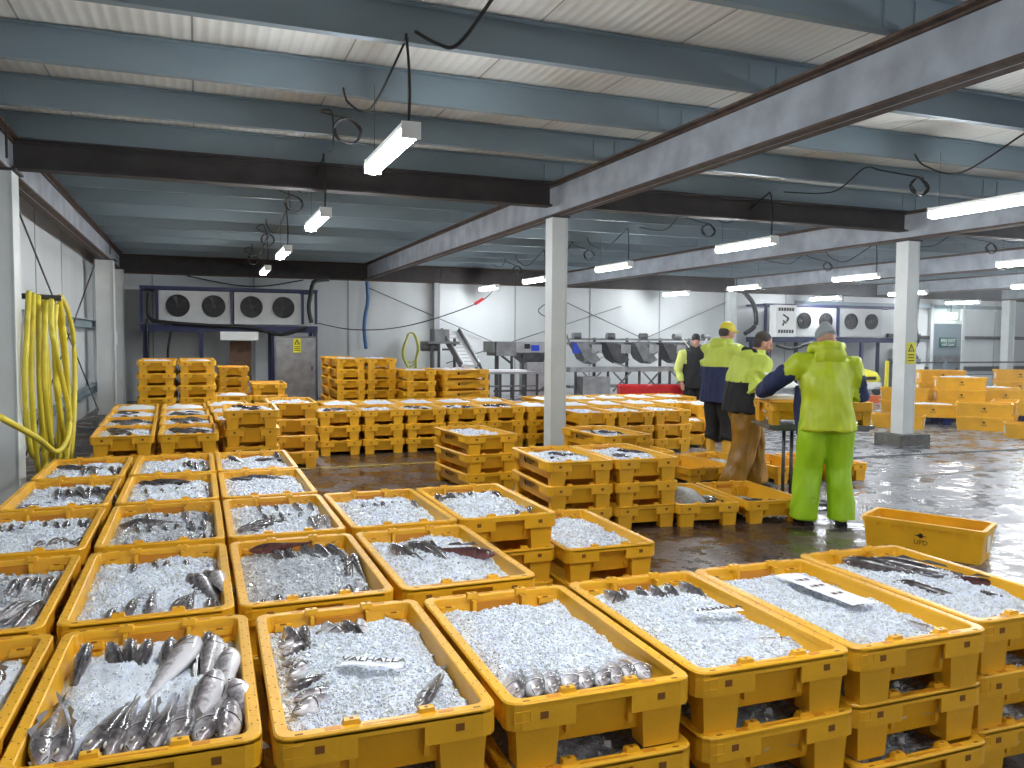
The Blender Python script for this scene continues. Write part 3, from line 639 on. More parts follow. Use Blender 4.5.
# ---- long row Q
G = 'long three-high row across the hall'
for k in range(6):
    d = 'stack %s in the long three-high row' % ['one','two','three','four','five','six','seven'][k] if False else 'the long three-high row, %s stack from the cooler' % ['first','second','third','fourth','fifth','sixth','seventh'][k]
    b, rz = stack((1.80+.605*k,11.62), 0, 3, d, G, icem=ICE_MID[k%3] if k<5 else ICE_FAR[0], far=k>4)
    if k in (0,2,3,4): row_of_heads(b, rz, d, 5, -.2,.0, -.1,.195,-30,'g',.65,6,40,ry=.25,parts=False,lab='grey fish scattered on ice, %s' % d, ryaw=40)
for k in range(5):
    stack((2.05+.605*k,12.68), 0, 3, 'the second long row, %s stack from the cooler' % ['first','second','third','fourth','fifth','sixth'][k], 'second long row of fish boxes', icem=ICE_FAR[k%2], far=True)
# ---- E, G
for i,(x,y) in enumerate(((2.74,16.15),(3.33,16.1),(2.74,17.2))):
    s3((x,y), 0, 6, ['the six-high stack before the blue pipe','the six-high stack next to the wall hose coil','the six-high stack at the back by the blue pipe'][i], far=True, icem='f' if i<2 else None)
s3((3.62,15.9+.9), 0, 4, 'the four-high stack under the wall hose coil', far=True)
s3((3.90,15.3), 0, 5, 'the five-high stack before the conveyor foot', far=True)
for q in (0,1): s3((4.77-.06*q,15.15+.62*q), -81 if q==0 else -84, 5, ['the five-high stack turned sideways with printed logos','the five-high sideways stack before the conveyor'][q], far=True, logo=q==0, icem='f')
# ---- H I J, L1, m boxes
G = 'three-high stacks near the central pillar'
def S(c, rot, n, desc, ic, logo=True, far=False, g=G, kind=None):
    b, rz = stack(c, rot, n, desc, g, far, icem=ic, logo=logo)
    if kind: row_of_heads(b, rz, desc, 4, -.15,.08, .0,.19,-60,kind,.6,7,40,ry=.15,parts=False,lab='%s fish specks in the ice, %s' % (FCOL[kind], desc), ryaw=50)
    return b, rz
S((2.82,8.45), 5, 3, 'the lone three-high stack in front of the central pillar', ICE_MID[0])
S((2.96,6.50), -3, 3, 'the three-high pair, member towards the central pillar', ICE_MID[1], kind='d')
S((3.56,6.46), -2, 3, 'the three-high pair, member towards the sorting men', ICE_MID[2], kind='d')
S((4.18,7.98), 3, 3, 'the three-high stack with printed side behind the pair', ICE_MIDW, kind='g')
G = 'wide block of three-high boxes before the red crates'
for i in range(3): S((5.12+.6*i,10.45), -2, 3, 'the wide block, front row, %s stack from the pillar' % ['first','second','third'][i], ICE_MID[i], logo=i==0, g=G)
for i in range(4): S((5.45+.6*i,11.6), -2, 3, 'the wide block, middle row, %s stack from the pillar' % ['first','second','third','fourth'][i], ICE_FAR[i%2], logo=i==0, far=True, g=G)
for i in range(5): S((5.55+.6*i,12.75), -2, 3, 'the wide block, back row, %s stack from the pillar' % ['first','second','third','fourth','fifth'][i], ICE_FAR[i%2], logo=False, far=True, g=G)
S((6.95,10.75), -2, 2, 'the two-high stack beside the wide block', ICE_FAR[0], logo=False, g=G)
S((7.50,11.15), -4, 3, 'the three-high stack at the end of the wide block', ICE_FAR[1], logo=False, g=G, far=True)
G = 'single fish boxes on the floor around the men'
S((5.25,8.05), 4, 1, 'empty on the floor behind the man in ochre trousers', None, g=G)
S((5.86,8.15), 4, 1, 'on the floor beyond the man in ochre trousers', ICE_LOW, g=G, logo=False)
S((5.30,9.3), 4, 1, 'on the floor between the wide block and the empty box', ICE_LOW, g=G, logo=False)
S((6.95,7.76), -4, 1, 'on the wet floor beyond the man in lime oilskins', None, g=G, logo=False)
S((6.30,7.80), -4, 1, 'on the floor behind the sorting table legs', None, g=G, logo=False)
b1, r1 = S((4.16,6.36), -8, 1, 'holding one big pale fish on the floor', ICE_LOW, g=G, logo=False)
b2, r2 = S((4.79,6.28), -6, 1, 'on the floor at the feet of the men', None, g=G, logo=False)
# pale ray fish heap in first floor box
mb = MB(); n = 18; vs = [(0,-.02,.105)]
for j in range(1,7):
    for k in range(n): t = 2*pi*k/n; rr_ = j/6; vs.append((.21*rr_*cos(t)*(1+.08*sin(3*t)), .30*rr_*sin(t), .105*(1-rr_**2.2)+.006*sin(5*t)*rr_))
fs = [(0,1+k,1+(k+1)%n) for k in range(n)]
for j in range(5):
    for k in range(n): a = 1+j*n; fs.append((a+k, a+n+k, a+n+(k+1)%n, a+(k+1)%n))
mb.add(vs, fs); o = mb.obj('pale_flatfish', mat('pale_fish',(.50,.52,.52),.35,var=.4,vscale=40,bump=.2), None, True, (b1[0]-.02,b1[1]-.0,b1[2]+.14)); o.rotation_euler = (R(6),0,r1); tag(o,'big pale flat fish mounded in the floor box by the printed stacks','fish')
for i in range(4): fish('d', b1, r1, (.06+.05*i,-.30+.03*i,.175), 20+25*i, 4, 60, .8, 'dark fish tail sticking out beneath the pale flat fish', 'dark tails under the pale fish', parts=True)
fish('d', b1, r1, (-.2,.35,.2), -60, 5, 30, .8, 'dark fish at the far corner beyond the pale flat fish', None)
for i in range(5): fish(['s','g','d','d','s'][i], b2, r2, (-.14+.07*i,.14-.05*i,.095), -60+12*i, 2, 80, 1.15, ['white-bellied fish nearest the pale flat fish box','grey fish second across the floor box','dark fish in the middle of the floor box','dark fish beside the lime trousers box wall','silver fish last across the floor box'][i], None)
add_ice((b2[0],b2[1],b2[2]-.06), r2, ICE_LOW, 'thin wet ice under the fish at the feet of the men')

# ------------------------------------------------------------------ long boxes (type B)
BL, BW, BH = .86, .42, .25
def long_body():
    mb = MB()
    loft_loops(mb, [lp(BL/2-.035,BW/2-.03,.03,0), lp(BL/2-.012,BW/2-.012,.03,BH-.03), lp(BL/2-.03,BW/2-.03,.025,BH-.03), lp(BL/2-.05,BW/2-.045,.02,.015)], 0, True, True)
    for k in range(-3,4):
        for s in (-1,1): mb.box((k*.11, s*(BW/2-.008), BH-.045),(.02,.016,.03))
    for s in (-1,1): mb.box((s*(BL/2-.018),0,BH*.5),(.006,.10,.12),1)
    return mb.mesh('long_box_body',[yellow_b, white_s])
def long_rim():
    mb = MB(); loft_loops(mb, [lp(BL/2-.03,BW/2-.03,.025,BH-.035), lp(BL/2-.03,BW/2-.03,.025,BH), lp(BL/2,BW/2,.035,BH), lp(BL/2,BW/2,.035,BH-.035), lp(BL/2-.02,BW/2-.02,.03,BH-.035)],0)
    return mb.mesh('long_box_rim',[yellow_b])
LBm, LRm = long_body(), long_rim()
def swoosh():
    mb = MB(); y = -(BW/2-.0185)
    def yy(z): return -(BW/2-.03+(.018)*(z/(BH-.03)))-.0015
    def P(lst): mb.add([(x,yy(z),z) for x,z in lst],[tuple(range(len(lst)))])
    P([(-.045,.150),(-.02,.158),(-.005,.172),(.012,.168),(.018,.156),(.045,.146),(.02,.148),(.008,.134),(-.006,.132),(-.015,.145)])
    me = mb.mesh('emblem',[ink]); return me
EMB = swoosh()
tm = text_obj('tmp', 'UPD', .05, ink, Matrix.Translation((0,-(BW/2-.03+.018*.4)-.0025,.10)) @ Matrix.Rotation(pi/2,4,'X')); UPD = tm.data; bpy.data.objects.remove(tm)
def long_box(loc, rot, label, g='long yellow boxes near the fire exit'):
    o = ob('long_box', LBm, None, loc, (0,0,R(rot))); tag(o, label, 'box', g); ob('rim', LRm, o); ob('emblem', EMB, o); ob('lettering', UPD, o); return o
long_box((5.19,4.62,0), -61.5+0, 'empty long yellow box with UPD emblem alone on the wet floor', 'lone long box')
#@@PART2
# ------------------------------------------------------------------ remaining long boxes, pallets
LBs = [
 ((12.15, 11.55, 0), -55, 'long box alone on the floor before the footed pillar'),
 ((13.55, 12.75, 0.15), -40, 'long yellow box, lower of the pair behind the footed pillar on a pallet'),
 ((13.55, 12.75, 0.4), -40, 'long yellow box, upper of the pair behind the footed pillar on a pallet'),
 ((13.25, 11.8, 0.15), -40, 'long yellow box with ice on the blue pallet by the footed pillar'),
 ((14.75, 12.95, 0.0), -32, 'long yellow box, lowest of the tall stack under the fire exit sign'),
 ((14.75, 12.95, 0.25), -32, 'long yellow box, second of the tall stack under the fire exit sign'),
 ((14.75, 12.95, 0.5), -32, 'long yellow box, third of the tall stack under the fire exit sign'),
 ((14.75, 12.95, 0.75), -32, 'long yellow box, topmost of the tall stack under the fire exit sign'),
 ((14.2, 12.0, 0.15), -38, 'long yellow box, lowest of the bright stack before the guard rail end'),
 ((14.2, 12.0, 0.4), -38, 'long yellow box, middle of the bright stack before the guard rail end'),
 ((14.2, 12.0, 0.65), -38, 'long yellow box, topmost of the bright stack before the guard rail end'),
 ((13.35, 10.75, 0.0), -50, 'long yellow box, lower of the front pair beside the wet drain'),
 ((13.35, 10.75, 0.25), -50, 'long yellow box, upper of the front pair beside the wet drain'),
 ((14.2, 11.0, 0.0), 35, 'long yellow box, lower of the pair seen end-on beside the front pair'),
 ((14.2, 11.0, 0.25), 35, 'long yellow box, upper of the pair seen end-on beside the front pair'),
 ((15.1, 11.75, 0.15), -38, 'long yellow box, lower of the pair on the second blue pallet'),
 ((15.1, 11.75, 0.4), -38, 'long yellow box, upper of the pair on the second blue pallet'),
 ((15.7, 12.45, 0.15), -38, 'long yellow box, lower of the pair behind the second blue pallet'),
 ((15.7, 12.45, 0.4), -38, 'long yellow box, upper of the pair behind the second blue pallet'),
 ((13.05, 9.55, 0), -45, 'long yellow box on the floor at the frame edge'),
 ((16.75, 12.7, 0.0), -38, 'long yellow box, lowest of the tall stack at the frame edge'),
 ((16.75, 12.7, 0.25), -38, 'long yellow box, second of the tall stack at the frame edge'),
 ((16.75, 12.7, 0.5), -38, 'long yellow box, third of the tall stack at the frame edge'),
 ((16.75, 12.7, 0.75), -38, 'long yellow box, topmost of the tall stack at the frame edge'),
]
for l, r_, lab in LBs: 
    o = long_box(l, r_, lab); o.scale = (1.06,1.05,1)
def small_ice(loc, rz, lab, sx=1.0):
    mb = MB(); nx, ny = 16, 8
    vs = [(-.36+.72*i/nx, -.16+.32*j/ny, .25+.03*(1-abs(i/nx*2-1)**3)*(1-abs(j/ny*2-1)**3)+.02*noise.noise(V((i*.6,j*.6,loc[0])))-.012) for j in range(ny+1) for i in range(nx+1)]
    mb.add(vs, [(j*(nx+1)+i, j*(nx+1)+i+1, (j+1)*(nx+1)+i+1, (j+1)*(nx+1)+i) for j in range(ny) for i in range(nx)])
    o = mb.obj('crushed_ice', ice, None, True, loc); o.rotation_euler = (0,0,R(rz)); tag(o, lab, 'ice', None, 'stuff')
small_ice((13.25,11.8,.15),-40,'crushed ice heaped in the long box on the blue pallet'); small_ice((14.2,12.0,.65),-38,'crushed ice in the top long box of the bright stack'); small_ice((15.7,12.45,.40),-38,'crushed ice in the long box behind the second blue pallet')
def pallet(loc, rot, label):
    mb = MB()
    for k in range(7): mb.box((0,-.36+.12*k,.135),(1.2,.10,.03))
    for x in (-.5,0,.5):
        mb.box((x,0,.10),(.14,.8,.04))
        for y in (-.34,0,.34): mb.box((x,y,.045),(.14,.12,.09))
    for x in (-.5,0,.5): mb.box((x,0,.01),(.14,.8,.02))
    o = mb.obj('plastic_pallet', blue_p, None, False, loc); o.rotation_euler = (0,0,R(rot)); tag(o, label, 'pallet', None)
pallet((13.4,12.3,0),-40,'bright blue plastic pallet behind the footed pillar'); pallet((15.5,12.15,0),-38,'blue plastic pallet under boxes near the frame edge'); pallet((14.3,12.1,0),-38,'blue plastic pallet farther behind the iced long box')

# ------------------------------------------------------------------ sorting table with fish box
TB = (5.50,6.27); TR = R(-21)
e = empty('sorting_table', (TB[0],TB[1],0), TR, label='small steel stand carrying the fish box between the men', cat='table')
mb = MB(); mb.box((0,0,.80),(.98,.56,.03)); mb.box((0,0,.775),(.9,.5,.03)); mb.obj('table_top', steel_m, e)
for x in (-.275,-.20,.20,.275):
    mb = MB(); mb.cyl((x,-.05,0),(x,-.05,.78),.017,10); mb.obj('leg', steel_d, e, True)
mb = MB(); mb.box((0,-.05,.03),(.8,.05,.03)); mb.box((-.24,0,.015),(.05,.5,.03)); mb.box((.24,0,.015),(.05,.5,.03)); mb.obj('base', steel_d, e)
o = fish_box((TB[0],TB[1],.815), TR+pi/2, 'yellow fish box on the stand in front of the man in lime oilskins', None, logo=False)
o.scale = (1.0,.97,1.1)
add_ice((TB[0],TB[1],.815), TR+pi/2, ICE_LOW, 'crushed ice in the fish box on the stand')
def flat(name, loc, rz, dims, m, label, cat, n=1, tilt=0):
    mb = MB(); 
    for k in range(n): mb.box((rj.uniform(-.004,.004)*k, rj.uniform(-.004,.004)*k, k*dims[2]*1.15), dims, 0, rj.uniform(-.03,.03)*k)
    o = mb.obj(name, m, None, False, loc); o.rotation_euler = (R(tilt),0,rz); tag(o, label, cat); return o
flat('paper_pad', (TB[0]-.34,TB[1]+.10,1.052), TR+.1, (.32,.24,.008), paper, 'stack of pale sales sheets resting on the fish box rim', 'paper', 4)
flat('clipboard', (5.27,6.42,1.22), TR+.4, (.22,.3,.006), paper, 'white clipboard held over the box by the man in ochre trousers', 'clipboard', 1, 25)

# ------------------------------------------------------------------ cooling units
def fan_part(x, z, y, parent, r=.2):
    mb = MB(); n = 28
    vs = []
    for rr_, yy in ((r,.0),(r,-.05),(r*.93,-.05),(r*.93,0.0)):
        vs += [(x+rr_*cos(2*pi*k/n), y+yy, z+rr_*sin(2*pi*k/n)) for k in range(n)]
    fs = [(j*n+k,(j*n+(k+1)%n),((j+1)%4)*n+(k+1)%n,((j+1)%4)*n+k) for j in range(4) for k in range(n)]
    mb.add(vs, fs); o = mb.obj('fan', fanm, parent, False)
    mb = MB(); mb.add([(x+r*.93*cos(2*pi*k/n), y-.006, z+r*.93*sin(2*pi*k/n)) for k in range(n)],[tuple(range(n))]); mb.obj('fan_recess', black, o)
    mb = MB(); mb.cyl((x,y-.04,z),(x,y-.008,z),r*.22,14)
    for k in range(5):
        a = 2*pi*k/5+.4; ca, sa = cos(a), sin(a); c2, s2 = cos(a+.45), sin(a+.45)
        mb.quad((x+.2*r*ca,y-.02,z+.2*r*sa),(x+.88*r*ca,y-.015,z+.88*r*sa),(x+.88*r*c2,y-.035,z+.88*r*s2),(x+.2*r*c2,y-.03,z+.2*r*s2))
    mb.obj('fan_blades', fan_b, o)
    mb = MB()
    for q in (.35,.6,.85):
        mb.ring_tube([(x+q*r*cos(2*pi*k/20),y-.055,z+q*r*sin(2*pi*k/20)) for k in range(21)], .0025, 4)
    mb.obj('fan_guard', fan_b, o)
    mb = MB(); mb.box((x+.17,y-.03,z-.2),(.012,.012,.1),0,Matrix.Rotation(.7,3,'Y')); mb.obj('bracket', ac_white, o)
def cooler(x0, x1, z0, z1, y, label, D=.7):
    e = empty('cooling_unit', ((x0+x1)/2,y,z0), 0, label=label, cat='cooling unit'); c = (x1-x0)/2
    mb = MB(); mb.box((0,D/2,(z1-z0)/2),(x1-x0,D,z1-z0)); mb.box((0,D/2-.01,.06),(x1-x0+.02,D+.04,.1)); mb.obj('casing', ac_white, e)
    for s in (-.5,.5): fan_part(s*c*.98, (z1-z0)*.55, -.001, e, min(.22*(z1-z0)/.8*1.22,.26))
    return e
Yc = 20.5
def frame_set(x0, x1, ztop, zsh, y, label, legs, D=.9):
    e = empty('cooler_frame', ((x0+x1)/2,y,0), 0, label=label, cat='frame'); h = (x1-x0)/2
    mb = MB(); mb.box((0,D/2,zsh-.09),(2*h,D,.16)); mb.obj('shelf', navy, e)
    mb = MB()
    for yy in (0,D): mb.box((0,yy,ztop),(2*h,.07,.07))
    for xx in (-h+.03,h-.03): mb.box((xx,D/2,ztop),(.06,D,.06))
    mb.obj('top_rail', navy, e)
    for xx in legs:
        for yy in (0,D):
            mb = MB(); mb.box((xx-(x0+x1)/2,yy,zsh/2-.08),(.09,.09,zsh-.16)); mb.obj('leg', navy, e)
    for xx in (-h+.04,-h+.36,0,h-.36,h-.04):
        mb = MB(); mb.box((xx,0,(ztop+zsh)/2),(.06,.07,ztop-zsh-.07)); mb.obj('post', navy, e)
    return e
frame_set(-1.2,2.78,2.72,1.88,Yc,'dark navy steel frame carrying the two cooling units by the side wall',(-1.1,.1,1.72,2.72))
cooler(-.80,.80,1.89,2.66,Yc+.06,'white twin-fan cooling unit nearest the side wall')
cooler(.85,2.36,1.89,2.66,Yc+.06,'white twin-fan cooling unit above the steel cabinet')
frame_set(16.5,22.3,2.72,1.72,21.0,'navy steel frame carrying the far pair of cooling units',(16.7,18.5,20.4,22.0),.9)
cooler(17.6,19.35,1.73,2.66,21.03,'far twin-fan cooling unit behind the grey-hooded man'); cooler(19.5,21.25,1.73,2.66,21.03,'far twin-fan cooling unit next to the footed pillar')
# pipework inside the frames
for nm, pts, r, m, lab in (
 ('pipe_bundle',[(-1.0,20.45,2.6),(-1.02,20.45,2.3),(-.98,20.45,2.0),(-.6,20.42,1.92),(.3,20.42,1.86),(1.2,20.42,1.82),(1.9,20.42,1.66),(2.5,20.42,1.84)],.045,black,'thick black lagged pipe running below the cooling units'),
 ('pipe_bundle',[(-1.05,20.44,2.0),(-1.05,20.44,1.3),(-.95,20.44,.4)],.03,black,'black pipe dropping beside the cooler frame leg'),
 ('pipe_bundle',[(-.55,20.44,1.7),(-.62,20.44,1.2),(-.6,20.44,.5)],.03,black,'black curved pipe below the cooling unit by the side wall'),
 ('pipe_bundle',[(2.62,20.42,1.95),(2.56,20.42,2.3),(2.6,20.42,2.6),(2.7,20.5,2.95),(3.1,20.9,3.05)],.055,black,'black lagged pipe bending up from the cooler frame to the dark beam'),
 ('pipe_bundle',[(15.6,20.9,3.1),(16.0,20.9,2.7),(16.1,20.9,2.1),(15.7,20.9,1.8)],.07,black,'thick black hose bundle dropping beside the far coolers'),
 ('pipe_bundle',[(16.9,20.9,1.45),(17.5,20.9,1.35),(18.3,20.9,1.55),(19,20.9,1.62)],.05,black,'dark blue-black hose sagging under the far cooler frame'),
 ('wall_pipe',[(4.27,21.9,3.1),(4.29,21.9,2.6),(4.22,21.9,2.2),(4.19,21.9,1.8),(4.24,21.9,1.3)],.05,blue_pipe,'blue water pipe dropping down the far wall'),
 ('wall_cable',[(2.8,20.6,1.95),(3.6,20.4,1.8),(4.6,20.3,1.84),(5.7,20.3,2.1),(6.9,20.3,2.55),(7.3,20.3,2.9)],.014,rubber,'black cable sagging across the far wall to the tube light'),
 ('wall_cable',[(-.2,21.9,3.1),(.8,21.6,2.9),(1.6,21.6,2.88),(2.6,21.8,3.08)],.018,rubber,'black cable sagging above the cooler frame'),
 ('wall_cable',[(9.8,21.8,3.1),(9.9,21.7,2.2),(10.1,21.6,1.5)],.02,rubber,'black cable dropping to the hopper machine'),
 ('wall_cable',[(9.4,21.8,2.6),(9.2,21.8,2.4),(9.5,21.8,2.2),(9.9,21.8,2.0),(9.6,21.8,1.8)],.014,rubber,'thin tangled cable hanging on the far wall'),
 ('wall_cable',[(23.8,21.9,3.1),(23.75,21.9,2.2),(23.85,21.9,1.6),(23.7,21.9,1.3),(23.9,21.9,.9)],.04,rubber,'dark cable bundle beside the fire exit door')):
    o = curve_tube(nm, pts, r, m); tag(o, lab, 'pipe' if 'pipe' in nm else 'cable')
mb = MB(); mb.bar((6.78,20.3,2.50),(7.0,20.3,2.64),.09,.07); o = mb.obj('cable_plug', red_p); tag(o,'small red plug on the sagging cable by the tube light','plug')
mb = MB(); mb.cyl((8.1,18.4,2.9),(8.1,18.4,2.1),.008,6); mb2 = MB(); mb2.ring_tube([(8.1,18.4,2.12),(8.1,18.4,2.05),(8.1,18.4,1.9),(8.1,18.4,1.84)],[.02,.06,.07,.03],10)
o = mb.obj('pull_cord', rubber); ob('grip', mb2.mesh('grip', blue_p), o); tag(o,'hanging cord with a dark blue grip above the conveyor','cord')
# steel cabinet
e = empty('steel_cabinet', (2.22,20.2,0), 0, label='brushed steel cabinet with a yellow warning label under the cooler frame', cat='cabinet')
mb = MB(); mb.box((0,.3,.82),(.98,.5,1.6)); mb.obj('casing', steel_m, e)
mb = MB(); mb.box((0,.04,.83),(.9,.02,1.5)); d_ = mb.obj('door', steel, e)
mb = MB(); mb.box((.38,.02,.85),(.03,.04,.12)); mb.obj('handle', steel_d, d_)
warn_sign((2.25,20.2,1.40), 0, 1.3, 'yellow warning triangle sign on the steel cabinet door')
# brown panel board, white strip
o = flat('wall_board', (1.0,21.0,1.0), 0, (.5,.03,1.0), brown_card, 'brown wooden board leaning below the cooling unit', 'board')
o = flat('white_duct', (.95,20.5,1.62), 0, (.85,.2,.2), white_s, 'white box duct hanging below the cooling unit', 'duct')
# far control panel
e = empty('control_cabinet', (16.75,20.45,1.72), 0, label='white control cabinet with black glyph beside the far coolers', cat='cabinet')
mb = MB(); mb.box((0,0,.48),(.75,.3,.96)); mb.obj('casing', white_s, e)
mb = MB()
for z in (.83,.16):
    for k in range(6): mb.box((-.25+k*.1,-.152,z),(.075,.006,.10))
for q in ((-.02,.62,.22,.05),(.06,.52,.07,.14),(-.05,.45,.16,.05),(-.1,.38,.06,.1)): mb.box((q[0],-.152,q[1]),(q[2],.006,q[3]),0,Matrix.Rotation(.5,3,'Y'))
mb.obj('lettering', ink, e)
# back wall services behind
mb = MB(); mb.box((23.3,22.0,2.86),(9.5,.12,.12)); struct('trim_60', mb, galv, 'grey cable tray along the far wall near the fire exit', 'tray')
mb = MB(); mb.box((30,22.03,1.75),(12,.1,.12)); mb.box((30,22.03,.62),(12,.1,.16)); struct('trim_61', mb, steel_d, 'dark horizontal rails on the wall beyond the fire exit', 'rail')
mb = MB(); mb.box((23.3,22.03,1.8),(1.5,.1,.14)); struct('trim_62', mb, steel_d, 'dark rail on the wall between coolers and fire exit', 'rail')
# fire exit
e = empty('door_1', (25.3,22.0,0), 0, label='grey fire exit door with a green sign', cat='door', kind='structure')
mb = MB(); mb.box((0,0,1.12),(1.42,.06,2.24)); mb.obj('door_leaf', door_grey, e)
mb = MB()
for s in (-1,1): mb.box((s*.76,0,1.5),(.13,.12,3.0))
mb.box((0,0,2.30),(1.42,.1,.10)); mb.obj('door_frame', white_paint, e)
mb = MB(); mb.box((0,-.05,.95),(1.2,.03,.3)); mb.obj('kick_plate', steel_m, e)
mb = MB(); mb.box((.5,-.06,.62),(.12,.05,.06)); mb.obj('handle', steel_d, e)
e = empty('exit_sign', (25.3,21.93,1.58), 0, label='green sign reading FIRE EXIT KEEP CLEAR on the grey door', cat='sign')
mb = MB(); mb.box((0,0,0),(.82,.02,.34)); mb.obj('plate', green_s, e)
text_obj('lettering', 'FIRE EXIT', .17, white_s, Matrix.Translation((0,-.014,.05)) @ Matrix.Rotation(pi/2,4,'X'), e)
text_obj('small_lettering', 'KEEP CLEAR', .11, white_s, Matrix.Translation((0,-.014,-.09)) @ Matrix.Rotation(pi/2,4,'X'), e)
e = empty('exit_light', (25.3,21.85,2.52), 0, label='glowing emergency light box above the fire exit door', cat='light')
mb = MB(); mb.box((0,0,0),(.55,.08,.18)); mb.obj('lens', exit_em, e); mb = MB(); mb.box((0,.02,.11),(.57,.1,.04)); mb.obj('housing', white_s, e)
mb = MB(); mb.cyl((0,0,.1),(0.02,0,.6),.012,6); mb.obj('cable', rubber, e)
o = flat('hand_dryer', (23.0,21.95,1.2), 0, (.4,.16,.42), white_s, 'white wall dispenser between the far coolers and fire exit', 'dispenser')
o = flat('grey_locker', (23.0,21.7,.5), 0, (1.0,.5,1.0), door_grey, 'grey metal locker against the far wall', 'locker')
# barrier rails
e = empty('guard_rail', (18.1,16.1,0), 0, label='low guard rail with a yellow end post before the fire exit', cat='rail')
mb = MB(); mb.box((-1.6,0,.55),(.07,.07,1.1)); mb.obj('post', yel_s, e)
for x in (.4,5.6): mb = MB(); mb.box((x,0,.55),(.07,.07,1.1)); mb.obj('post', galv if x<3 else white_paint, e)
for z in (.4,.72,1.05): mb = MB(); mb.box((2.0,0,z),(7.2,.035,.04)); mb.obj('rail', steel_d if z>1 else steel_m, e)
mb = MB(); mb.box((16.2,16.6,.09),(3.2,.3,.18),0,-.36); struct('trim_63', mb, orange, 'orange painted kerb on the floor before the far coolers', 'kerb')
o = flat('white_bin', (20.4,19.0,.45), -.3, (.6,.5,.9), white_s, 'white cabinet partly behind the footed pillar', 'cabinet')
# yellow machine (pressure washer)
e = empty('pressure_washer', (18.67,19.04,0.0), -.3, label='small yellow and white wheeled washer under the far cooler frame', cat='washer')
mb = MB(); mb.ring_tube([(-.4,0,.42),(-.3,0,.5),(0,0,.55),(.25,0,.5),(.4,0,.40)],[(.12,.1),(.22,.2),(.24,.22),(.22,.2),(.12,.12)],12); mb.obj('body', yel_s, e, True)
mb = MB(); mb.box((0,-.05,.28),(.75,.44,.2)); mb.obj('chassis', white_s, e); mb = MB(); mb.box((0.02,-.24,.5),(.4,.03,.1)); mb.obj('label_plate', ink, e)
for s in (-1,1): mb = MB(); mb.cyl((s*.25,-.27,.13),(s*.25,-.2,.13),.13,14); mb.obj('wheel', black, e)

# ------------------------------------------------------------------ conveyor
e = empty('conveyor', (5.4,17.6,0), 0, label='sloping steel conveyor with a white cleated belt', cat='conveyor')
A = V((-.03,.3,1.76)); B_ = V((.20,-.5,1.02))
d = (B_-A); wv = V((.19,.02,0))
mb = MB(); mb.quad(A-wv,A+wv,B_+wv,B_-wv); mb.quad(A-wv-V((0,0,.05)),B_-wv-V((0,0,.05)),B_+wv-V((0,0,.05)),A+wv-V((0,0,.05))); belt = mb.obj('belt', mat('belt_white',(.80,.83,.86),.4,var=.12,vscale=40), e)
mb = MB()
for k in range(1,10):
    p = A+d*(k/10); mb.bar(p-wv*.5, p+wv*.5, .008, .008)
mb.obj('cleat', steel_m, belt); 
for s in (-1,1):
    mb = MB(); mb.bar(A+wv*s*1.12+V((0,0,.02)), B_+wv*s*1.12+V((0,0,.0)), .04, .14); mb.obj('side_guard', steel_m, e)
mb = MB(); mb.box((-.28,.25,1.66),(.34,.4,.28)); mb.obj('motor_box', steel_m, e)
mb = MB(); mb.cyl((-.75,.1,1.42),(-.38,.1,1.42),.11,12); mb.obj('motor', steel_m, e)
mb = MB(); mb.box((-.3,.1,1.5),(.75,.5,.05)); mb.obj('upper_frame', steel_m, e)
for x,z in ((-.55,1.5),(-.38,1.5),(-.02,1.6),(.5,1.2)):
    mb = MB(); mb.box((x,-.05,z/2),(.05,.05,z)); mb.obj('leg', steel_d, e)
for a,b in (((-.02,.2,1.6),(.2,-.05,.9)),((-.55,0,.5),(.5,0,.5)),((-.3,-.05,1.35),(.0,-.05,1.35)),((.5,-.05,1.2),(.7,-.05,.7))):
    mb = MB(); mb.bar(a,b,.045); mb.obj('brace', steel_d, e)
# hopper machine
e = empty('hopper_machine', (7.4,18.6,0), 0, label='steel trough and hopper machine between conveyor and central pillar', cat='machine')
mb = MB(); mb.box((.02,0,1.40),(1.75,.7,.26)); mb.obj('trough', steel, e)
mb = MB()
vs = [(-.25,-.3,1.27),(.85,-.3,1.27),(.85,.3,1.27),(-.25,.3,1.27),(.05,-.15,1.0),(.42,-.15,1.0),(.42,.15,1.0),(.05,.15,1.0)]
mb.add(vs,[(0,1,5,4),(1,2,6,5),(2,3,7,6),(3,0,4,7),(4,5,6,7)]); mb.obj('hopper', steel_m, e)
mb = MB(); mb.box((.28,-.05,.62),(.48,.5,.82)); cb = mb.obj('control_box', steel, e); 
mb = MB(); mb.box((.22,-.37,1.38),(.18,.1,.14)); mb.obj('motor', blue_p, e); 
for x in (.02,.55): mb = MB(); mb.box((x,-.36,1.42),(.14,.02,.12)); mb.obj('opening', black, e)
mb = MB(); mb.box((-.55,-.1,1.36),(.5,.7,.34)); mb.obj('feed_box', steel_m, e)
for x in (-.75,-.35,-.05,.55,.8): mb = MB(); mb.box((x,-.28,.62),(.05,.05,1.24)); mb.obj('leg', steel_d, e)
for x in (-.5,.7): mb = MB(); mb.box((x,.3,.62),(.05,.05,1.24)); mb.obj('leg', steel_d, e)
for a,b in (((-.75,-.28,1.3),(-.35,-.28,1.0)),((-.8,-.28,.35),(.8,-.28,.35)),((.05,-.3,.2),(.85,-.3,.2)),((.3,-.3,.3),(1.0,-.3,.75))): mb = MB(); mb.bar(a,b,.045); mb.obj('brace', steel_d, e)
